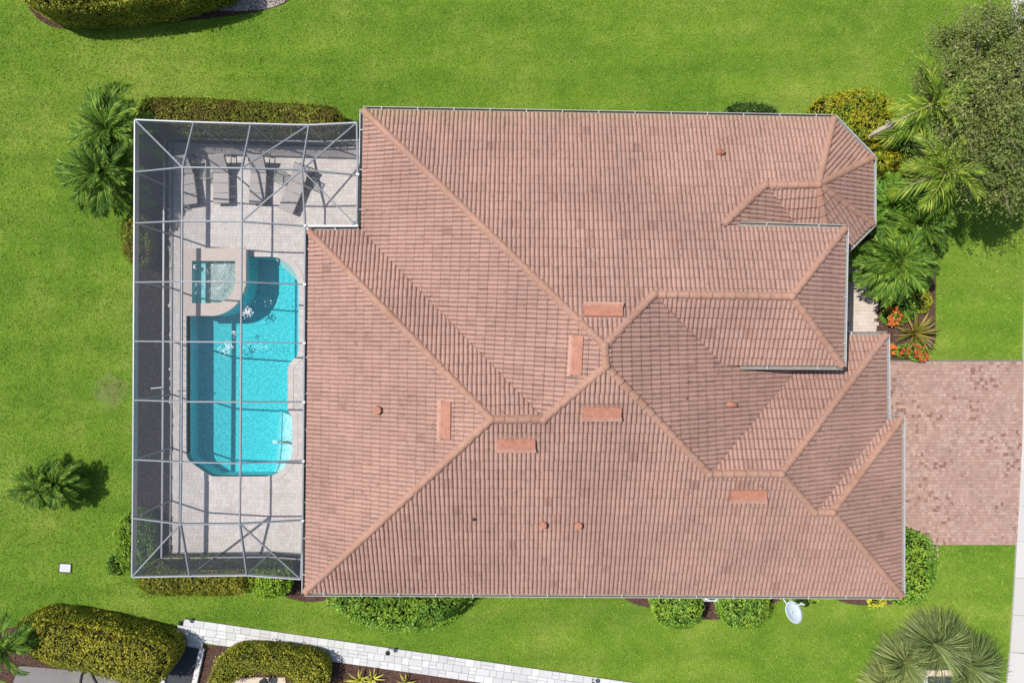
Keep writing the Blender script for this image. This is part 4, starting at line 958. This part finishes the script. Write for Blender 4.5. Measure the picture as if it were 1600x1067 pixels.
hedge('hedge', 'curved golden hedge in the mulch bed below the stone path', 'hedge', [(322, 1078), (328, 1048), (348, 1022), (390, 1018), (450, 1024), (498, 1034), (508, 1052), (505, 1082), (462, 1082), (440, 1056), (372, 1054), (352, 1078)], 1.15, L_OLIVE2, M_CORE, 680, (.06, .10), lump=.10, lsc=2.4)
hedge('shrub', 'big loose green shrub under the lower eave, mid house', 'shrub', [(500, 905), (742, 905), (742, 938), (712, 966), (655, 995), (600, 996), (552, 984), (510, 952)], 1.7, L_GREEN, None, 420, (.11, .18), .42, lump=.28, lsc=3.2, dome=.45, rnd_r=.6, lean=.8)
hedge('shrub', 'clipped box shaped shrub left of the air conditioner', 'shrub', [(1025, 905), (1097, 905), (1099, 960), (1094, 984), (1050, 987), (1024, 970)], 1.5, L_GREEN, None, 600, (.07, .12), lump=.10, lsc=3, smooth=1)
hedge('shrub', 'clipped box shaped shrub right of the air conditioner', 'shrub', [(1131, 905), (1203, 905), (1205, 960), (1198, 984), (1155, 989), (1130, 970)], 1.5, L_GREEN, None, 600, (.07, .12), lump=.10, lsc=3, smooth=1)
hedge('shrub', 'loose green shrub between the right eave and the driveway lawn', 'shrub', [(1395, 845), (1432, 832), (1468, 852), (1478, 882), (1464, 922), (1444, 950), (1395, 952)], 1.3, L_GREEN, None, 480, (.08, .14), lump=.22, lsc=3.2, dome=.3, rnd_r=.5, lean=.8)
hedge('shrub', 'low lime plant at the lower eave near the right corner', 'shrub', ring_px(1375, 942, 15, 7, 8), .45, L_YEL, None, 500, (.08, .13), dome=.4, rnd_r=.15)
hedge('shrub', 'low yellowish plants behind the satellite dish', 'shrub', ring_px(1255, 934, 34, 8, 9), .5, L_LIME, None, 480, (.07, .12), dome=.4, rnd_r=.15)
hedge('shrub', 'dark low shrub peeking out above the upper eave', 'shrub', [(1136, 172), (1145, 162), (1175, 157), (1205, 160), (1220, 170), (1218, 190), (1140, 190)], .9, L_DEEP, None, 560, (.07, .12), dome=.3, lump=.1)
hedge('croton_shrub', 'yellow orange croton above the octagonal roof corner', 'shrub', [(1268, 178), (1280, 152), (1315, 138), (1366, 136), (1402, 146), (1414, 176), (1398, 208), (1366, 228), (1330, 232), (1290, 200)], 1.35, L_CROTON, M_CORE2, 480, (.09, .15), .42, lump=.25, lsc=3.2, dome=.35, rnd_r=.5, lean=.75)
hedge('croton_shrub', 'green croton between the dead frond and the tree', 'shrub', [(1400, 178), (1445, 180), (1456, 215), (1442, 252), (1405, 258), (1385, 232), (1385, 205)], 1.25, L_GREEN, M_CORE2, 420, (.09, .15), .42, lump=.25, lsc=3.2, dome=.45, rnd_r=.5, lean=.75)
hedge('croton_shrub', 'yellow croton right of the octagonal roof side', 'shrub', [(1355, 222), (1390, 216), (1428, 236), (1438, 270), (1420, 304), (1376, 312), (1352, 275)], 1.2, L_CROTON, M_CORE2, 480, (.09, .15), .42, lump=.25, lsc=3.2, dome=.4, rnd_r=.5, lean=.75)
hedge('croton_shrub', 'small orange tipped croton at the right end of the front bed', 'shrub', ring_px(1448, 470, 13, 18, 9), .7, L_CROTON, M_CORE2, 420, (.08, .13), .42, dome=.5, rnd_r=.3)
hedge('shrub', 'low leafy shrub between the big palm and the orange flowers', 'shrub', ring_px(1420, 478, 24, 24, 10), .7, L_GREEN, M_CORE, 460, (.08, .13), dome=.5, rnd_r=.4, lump=.15)
hedge('shrub', 'low green filler under the palms beside the octagonal roof', 'shrub', [(1372, 300), (1420, 290), (1450, 310), (1456, 350), (1440, 385), (1400, 395), (1372, 372)], .75, L_DEEP, M_CORE, 420, (.09, .15), dome=.4, rnd_r=.4, lump=.2, lsc=3)
hedge('shrub', 'low green filler right of the big palm along the front lawn', 'shrub', [(1425, 395), (1452, 385), (1462, 420), (1458, 452), (1436, 455), (1420, 430)], .6, L_GREEN, M_CORE, 420, (.08, .14), dome=.45, rnd_r=.3, lump=.2, lsc=3)
def ixora(px, py, r_, label, n):
    t = hedge('flower_bush', label, 'flowers', ring_px(px, py, r_, r_*.95, 9), .55, L_GREEN, M_CORE, 420, (.07, .12), dome=.4, rnd_r=.2, group='orange flowering bushes')
    c = P(px, py, .55); C = []; 
    for _ in range(n):
        a = random.uniform(0, 6.28); q = r_*.026*math.sqrt(random.random()); b = np.array([q*math.cos(a), q*math.sin(a), .56 - q*.25])
        C.append(b + RS.normal(0, .035, (26, 3))*np.array([1, 1, .45]))
    C = np.concatenate(C) + np.array([c.x - t.location.x, c.y - t.location.y, 0]); V, Fq, rv = leaves(C, np.tile([0, 0, 1.0], (len(C), 1)), RS.uniform(.04, .07, len(C)), .8, RS.rand(len(C)), .5)
    add('blossom', np_mesh('blossom', V, Fq, rv), L_ORANGE, t)
ixora(1397, 494, 14, 'orange flowers beside the mulch, above the bronze strap leaved plant', 16)
ixora(1392, 546, 10, 'orange flowers touching the corner of the garage roof', 9)
ixora(1440, 549, 16, 'largest orange flowers at the driveway edge, right of the others', 20)
ixora(1418, 549, 9, 'few orange flowers at the driveway edge below the bronze plant', 5)

def strap_plant(name, label, cat, px, py, h, n, L, wd, mats, elev=(5, 70), group=None, base_r=.05, dr=1.0, asx=(-180, 180)):
    c = P(px, py, h*.3); t = thing(name, label, cat, group, (c.x, c.y, 0)); var = []
    for v_ in range(3):
        r = np.random.RandomState(v_ + 50); k_ = 6; V = []; a = 0.25; p = Vector((0, 0, 0)); rn = []; val = r.uniform(.2, .9)
        for i in range(k_ + 1):
            w_ = wd*(.55 + .45*math.sin(math.pi*(i/k_)**.7))*(1 - (i/k_)**3*.95); V += [(p.x, -w_/2, p.z + w_*.18), (p.x, 0, p.z), (p.x, w_/2, p.z + w_*.18)]; rn += [val, min(1, val + .15), val]
            a -= dr/k_*(.6 + .9*i/k_)*r.uniform(.8, 1.2); p = p + Vector((math.cos(a), 0, math.sin(a)))*(L/k_)
        Fq = [(3*i + j, 3*i + j + 1, 3*i + j + 4, 3*i + j + 3) for i in range(k_) for j in (0, 1)]
        me = np_mesh('leaf', np.array(V), np.array(Fq), np.array(rn)); me.materials.append(mats[v_ % len(mats)]); var.append(me)
    for i in range(n):
        f = i/max(1, n-1); o = add('leaf', var[i % 3], None, t); az = i*2.39996 + random.uniform(-.3, .3); o.location = (base_r*math.cos(az), base_r*math.sin(az), .03 + h*.25)
        s_ = random.uniform(.75, 1.1); o.scale = (s_, s_, s_); o.rotation_euler = (random.uniform(-.3, .3), -math.radians(elev[1] + (elev[0] - elev[1])*f + random.uniform(-8, 8)), az)
    return t
strap_plant('bromeliad', 'bronze strap leaved plant among the orange flowers', 'bromeliad', 1428, 521, .6, 44, 1.0, .095, [L_BROM], (8, 70))
strap_plant('bromeliad', 'yellow strap leaved plant in the mulch, nearer the curved hedge', 'bromeliad', 562, 1062, .4, 22, .55, .06, [L_YEL], (10, 65), group='yellow strap plants')
strap_plant('bromeliad', 'yellow strap leaved plant with long tips beside its larger twin', 'bromeliad', 583, 1060, .4, 14, .6, .05, [L_YEL], (10, 60), group='yellow strap plants')
strap_plant('bromeliad', 'yellow strap leaved plant farthest right in the lower mulch bed', 'bromeliad', 634, 1066, .4, 16, .5, .06, [L_YEL], (15, 70), group='yellow strap plants')

def tuft(name, label, px, py, n, L, mat, group=None):
    c = P(px, py, .3); t = thing(name, label, 'ornamental grass', group, (c.x, c.y, 0)); K = 6
    az = RS.uniform(0, 6.283, n); el = np.radians(RS.uniform(12, 85, n)); ln = L*RS.uniform(.65, 1.1, n); br = RS.rand(n)**.5*.22; wd = RS.uniform(.012, .022, n)
    V = np.zeros((n, K + 1, 2, 3)); x = br.copy(); z = np.full(n, .05); a = el.copy()
    for i in range(K + 1):
        w_ = wd*(1 - (i/K)**2*.9)
        for s_, sg in ((0, -1), (1, 1)):
            V[:, i, s_, 0] = x*np.cos(az) - sg*w_*np.sin(az)/1; V[:, i, s_, 1] = x*np.sin(az) + sg*w_*np.cos(az); V[:, i, s_, 2] = np.maximum(z, .01)
        a = a - RS.uniform(1.2, 2.1, n)/K*(.4 + 1.2*i/K); x = x + np.cos(a)*ln/K; z = z + np.sin(a)*ln/K
    idx = np.arange(n*(K+1)*2).reshape(n, K+1, 2); Fq = np.stack([idx[:, :-1, 0], idx[:, 1:, 0], idx[:, 1:, 1], idx[:, :-1, 1]], -1).reshape(-1, 4)
    add('blades', np_mesh(name, V.reshape(-1, 3), Fq, np.repeat(RS.beta(1.1, 1.3, n), (K+1)*2)), mat, t, kind='stuff'); return t
G_ = 'fountain grass clumps in the lower right lawn'
tuft('fountain_grass', 'largest fountain grass clump, uppermost in the lower right lawn', 1462, 1008, 1500, 1.6, L_ORN, G_)
tuft('fountain_grass', 'fountain grass clump left of the beige box in the lower right', 1415, 1036, 1000, 1.35, L_ORN, G_)
tuft('fountain_grass', 'fountain grass clump right of the beige box by the sidewalk', 1512, 1040, 1200, 1.6, L_ORN, G_)
tuft('fountain_grass', 'fountain grass clump cut by the bottom edge, leftmost of the four', 1384, 1070, 700, 1.1, L_ORN, G_)
ub = thing('utility_box', 'beige topped utility box standing among the fountain grass', 'utility box'); q = P(1468, 1063, .8); ub.location = (q.x, q.y, 0)
mb = MB(); mb.box((0, 0, .38), (.95, .8, .76)); mb.build('body', M_AC, ub); mb = MB(); mb.box((0, .32, .80), (1.0, .24, .08)); mb.build('lid', M_BEIGE, ub); mb = MB(); mb.box((0, .02, .79), (.9, .3, .05)); mb.build('hatch', M_MAT, ub)

# ------------------------------------------------------------------ shade tree at the upper right
def tree(name, label, px, py, hc, rad, nb, nleaf, mat, base_px=None):
    c = P(px, py, hc); b = P(px, py, hc); t = thing(name, label, 'tree', None, (c.x, c.y, 0))
    mb = MB(); mb.tube([(0, 0, -.1), (.05, .03, 1.0), (.0, .1, hc*.5)], [.22, .17, .14], 10); mb.build('trunk', M_BARK, t)
    blobs = []
    for i in range(nb):
        while True:
            v = np.array([random.uniform(-1, 1), random.uniform(-1, 1), random.uniform(-.5, .8)])
            if v[0]**2 + v[1]**2 + max(0, v[2])**2 < 1: break
        p = v*np.array(rad) + np.array([0, 0, hc]); blobs.append((p, random.choice([.25, .35, .5, .8])*random.uniform(.8, 1.2)))
    for i in range(0, nb, 2):
        p, r_ = blobs[i]; mb = MB(); m0 = Vector((0, .1, hc*.5)); m1 = Vector(p)
        md = m0.lerp(m1, .5) + Vector((random.uniform(-.3, .3), random.uniform(-.3, .3), .25)); mb.tube([m0, md, m1, m1 + (m1 - md)*.35], [.07, .045, .022, .008], 6); mb.build('branch', M_BARK, t)
    C = []; Nn = []; per = nleaf//nb
    for p, r_ in blobs:
        u = RS.normal(0, 1, (per, 3)); u /= np.linalg.norm(u, axis=1)[:, None]; rr = r_*RS.rand(per)**.45; C.append(p + u*rr[:, None]*np.array([1.25, 1.25, .7])); Nn.append(u*.6 + np.array([0, 0, .7]))
    C = np.concatenate(C); Nn = np.concatenate(Nn); V, Fq, rv = leaves(C, Nn, RS.uniform(.07, .13, len(C)), .45, np.clip(RS.beta(2, 2.4, len(C)) + .15*wob(C[:, 0], C[:, 1], 1.0, 5), 0, 1), .7)
    add('crown', np_mesh(name, V, Fq, rv), mat, t); return t
tree('shade_tree', 'large olive green shade tree filling the upper right corner', 1564, 158, 4.2, (2.8, 3.5, 1.6), 190, 72000, L_TREE)

# ------------------------------------------------------------------ small things round the house
ac = thing('air_conditioner', 'pale grey air conditioner half under the lower eave between clipped shrubs', 'air conditioner'); q = P(1113, 925, .85); ac.location = (q.x, q.y, 0); q2 = P(1113, 942, .85); hy = q2.y
ac.location.y = hy + .40
mb = MB(); mb.box((0, 0, .42), (.72, .72, .80)); bd_ = mb.build('cabinet', M_AC, ac); bv = bd_.modifiers.new('bevel', 'BEVEL'); bv.width = .05; bv.segments = 3
mb = MB(); mb.tube([(0, 0, .815), (0, 0, .835)], [.30, .30], 24); mb.build('fan_well', M_MAT, ac)
mb = MB()
for i in range(4):
    r_ = .07 + i*.07; mb.tube([(r_*math.cos(a*.2618), r_*math.sin(a*.2618), .85) for a in range(25)], .006, 5, cap=False)
mb.build('grille', M_AC, ac); mb = MB(); mb.box((0, 0, -.0), (.9, .9, .08)); mb.build('pad', M_CONC, ac)

sd = thing('satellite_dish', 'pale oval satellite dish on an arm below the lower eave', 'satellite dish'); q = P(1237.5, 956, 2.7); sd.location = (q.x, q.y, 0)
maj = (P(1249, 967, 2.7) - P(1226, 941, 2.7)).normalized(); hor = Vector((-maj.y, maj.x, 0)); hor = hor if hor.x > 0 else -hor
nrm = (hor*.55 + Vector((0, 0, .83))).normalized(); v2 = nrm.cross(maj).normalized(); mb = MB(); NR, NA = 5, 24
for i in range(NR + 1):
    r_ = i/NR
    for a in range(NA): t_ = 2*math.pi*a/NA; mb.v.append(tuple(Vector((0, 0, 2.7)) + maj*(r_*math.cos(t_)*.42) + v2*(r_*math.sin(t_)*.38) + nrm*(.09*r_*r_)))
for i in range(NR): mb.f += [(i*NA + a, i*NA + (a+1) % NA, (i+1)*NA + (a+1) % NA, (i+1)*NA + a) for a in range(NA)]
rf = mb.build('reflector', M_DISH, sd, smooth=True); so = rf.modifiers.new('thick', 'SOLIDIFY'); so.thickness = .012
fe = P(1254, 943, 2.75) - sd.location; bs = P(1232, 947, 2.6) - sd.location; mb = MB(); mb.beam(bs, fe, .03, .03); mb.build('feed_arm', M_DISH, sd)
mb = MB(); mb.tube([fe - Vector((0, 0, .04)), fe + Vector((.0, 0, .08))], [.05, .035], 10); mb.tube([fe + Vector((-.08, .03, 0)), fe + Vector((.07, -.03, .0))], [.035, .035], 8); mb.build('receiver', M_WHITE, sd)
mt_ = P(1220, 929, 2.5) - sd.location; mb = MB(); mb.tube([mt_ + Vector((0, .25, -.25)), mt_, bs], [.022, .022, .022], 8); mb.build('mast', M_DISH, sd)

lid = thing('utility_box_cover', 'pale rectangular box lid set in the left lawn', 'box lid'); q = P(102, 887); lid.location = (q.x, q.y, 0); lid.rotation_euler.z = -.06
mb = MB(); mb.box((0, 0, -.01), (.44, .32, .05)); mb.build('cover', M_LID, lid); mb = MB(); mb.box((-.02, -.01, -.02), (.52, .40, .04)); mb.build('collar', M_MULCH, lid)
def path_light(px, py, label):
    q = P(px, py, .0); t = thing('path_light', label, 'path light', 'path lights along the stone path', (q.x, q.y, 0))
    mb = MB(); mb.tube([(0, 0, -.05), (0, 0, .48)], .014, 8); mb.build('stake', M_BLK, t)
    mb = MB(); mb.tube([(0, 0, .46), (0, 0, .50), (0, 0, .535)], [.10, .07, .015], 14); mb.build('shade', M_BLK, t)
path_light(291, 966, 'small black path light at the left end of the stone path')
path_light(609, 1012, 'small black path light at the middle of the stone path')
path_light(925, 1060, 'small black path light at the right end of the stone path')
# entry with dark mat between pale kerbs, lower left
mat_px = [(272, 1005), (313, 1013), (296, 1085), (254, 1085)]
land = sheet('entry_mat', PP(mat_px), M_MAT, -.04, .025, label='dark rubber mat between pale kerbs at the lower left', cat='mat')
for pts, lb in (([(263, 1002), (272.5, 1004), (254, 1085), (244, 1085)], 'pale kerb left of the dark mat'), ([(313.5, 1011), (321, 1012), (305, 1085), (297, 1085)], 'pale kerb right of the dark mat')):
    sheet('kerb', PP(pts), M_CONC, -.05, .12, label=lb, cat='kerb', group='kerbs beside the mat')
pat = sheet('neighbour_patio', PP([(30, 1040), (130, 1048), (243, 1066), (243, 1120), (0, 1120)]), M_PATIO, -.1, .0, kind='structure')
nc = thing('neighbour_cage_frame', 'dark bars of the neighbouring patio enclosure at the bottom left edge', 'frame')
for a, b in (((128, 1053), (122, 1090)), ((143, 1052), (160, 1085))):
    mb = MB(); mb.beam(P(*a, .9), P(*b, 1.6), .07, .07); mb.beam(P(*a, .9), Vector((P(*a, .9).x, P(*a, .9).y, -.05)), .07, .07); mb.build('bar', M_FRAME, nc)
sheet('patio_corner', PP([(360, 1058), (445, 1058), (455, 1120), (350, 1120)]), M_BEIGE, -.1, .005, kind='structure')
tb = thing('patio_stool', 'dark round stool on the beige patio at the bottom edge', 'stool'); q = P(411, 1068, .5); tb.location = (q.x, q.y, 0)
mb = MB(); mb.tube([(0, 0, .40), (0, 0, .45), (0, 0, .47)], [.18, .19, .15], 16); mb.build('cushion', M_BLK, tb)
for a in range(4): mb = MB(); mb.beam((.13*math.cos(a*1.571), .13*math.sin(a*1.571), .41), (.16*math.cos(a*1.571), .16*math.sin(a*1.571), .0), .025, .025); mb.build('leg', M_FRAME, tb)

# ------------------------------------------------------------------ lawn grass and mulch chips
keep_out = [offset(walls_pl, .3), deck, drive, walk, [(v.x, v.y) for v in (pA, pB, pB + nv*PW, pA + nv*PW - dv*.32)], PP(mat_px), PP([(30, 1040), (130, 1048), (243, 1066), (243, 1120), (0, 1120)]),
            [(v.x, v.y) for v in [P(a, b) for a, b in swl] + [P(a, b) + Vector((1.6, 0, 0)) for a, b in swl[::-1]]]] + [b for k_, b in beds.items() if k_ != 'west3']
NB = 1300000; gx = RS.uniform(-26, 26, NB); gy = RS.uniform(-18.5, 18.5, NB); ok = np.ones(NB, bool)
jx, jy = gx + RS.normal(0, .05, NB) + .05*wob(gx, gy, 6, 55), gy + RS.normal(0, .05, NB) + .05*wob(gx, gy, 6, 56)
for pl in keep_out: ok &= ~inside(jx, jy, pl)
bare = np.hypot(gx - P(172, 612).x, gy - P(172, 612).y); ok &= ~((bare < 1.7) & (RS.rand(NB) < 1.2*(1 - bare/1.7)*(wob(gx, gy, 4, 31) + wob(gx, gy, 11, 32) > .05)))
gx, gy = gx[ok], gy[ok]; n = len(gx); az = RS.uniform(0, 6.283, n) + .8*wob(gx, gy, 3, 77); clump = wob(gx, gy, 7, 91) + .7*wob(gx, gy, 17, 92)
ln = RS.uniform(.05, .10, n)*(1 + .35*clump); el = np.radians(RS.uniform(15, 70, n)); wd = RS.uniform(.010, .019, n)
hx_, hy_ = np.cos(az), np.sin(az); bz = np.full(n, GZ - .005)
V = np.stack([np.stack([gx - hy_*wd, gy + hx_*wd, bz], 1), np.stack([gx + hy_*wd, gy - hx_*wd, bz], 1), np.stack([gx + hx_*ln*np.cos(el), gy + hy_*ln*np.cos(el), bz + ln*np.sin(el)], 1)], 1).reshape(-1, 3)
rv = np.clip(RS.beta(2, 2, n)*.8 + .1 + .22*clump, 0, 1); add('grass', np_mesh('grass', V, np.arange(3*n).reshape(-1, 3), np.repeat(rv, 3)), M_GRASS, label='short green lawn grass', cat='grass', kind='stuff')
Cc = []
for k_, pl in beds.items():
    if k_ == 'nw_gravel': continue
    xs = [p.x for p in pl]; ys = [p.y for p in pl]; A = (max(xs)-min(xs))*(max(ys)-min(ys)); m_ = int(A*260); x = RS.uniform(min(xs), max(xs), m_); y = RS.uniform(min(ys), max(ys), m_); q = inside(x, y, pl); Cc.append(np.stack([x[q], y[q], np.full(q.sum(), -.018)], 1))
Cc = np.concatenate(Cc); okc = np.ones(len(Cc), bool)
for pl in (offset(walls_pl, -.05), deck, drive, walk): okc &= ~inside(Cc[:, 0], Cc[:, 1], pl)
Cc = Cc[okc]; V, Fq, rv = leaves(Cc, np.tile([0, 0, 1.0], (len(Cc), 1)), RS.uniform(.03, .09, len(Cc)), .35, RS.beta(1.6, 2.2, len(Cc)), .35)
add('mulch_chips', np_mesh('mulch_chips', V, Fq, rv), M_CHIP, label='brown bark mulch chips in the planting beds', cat='mulch', kind='stuff')
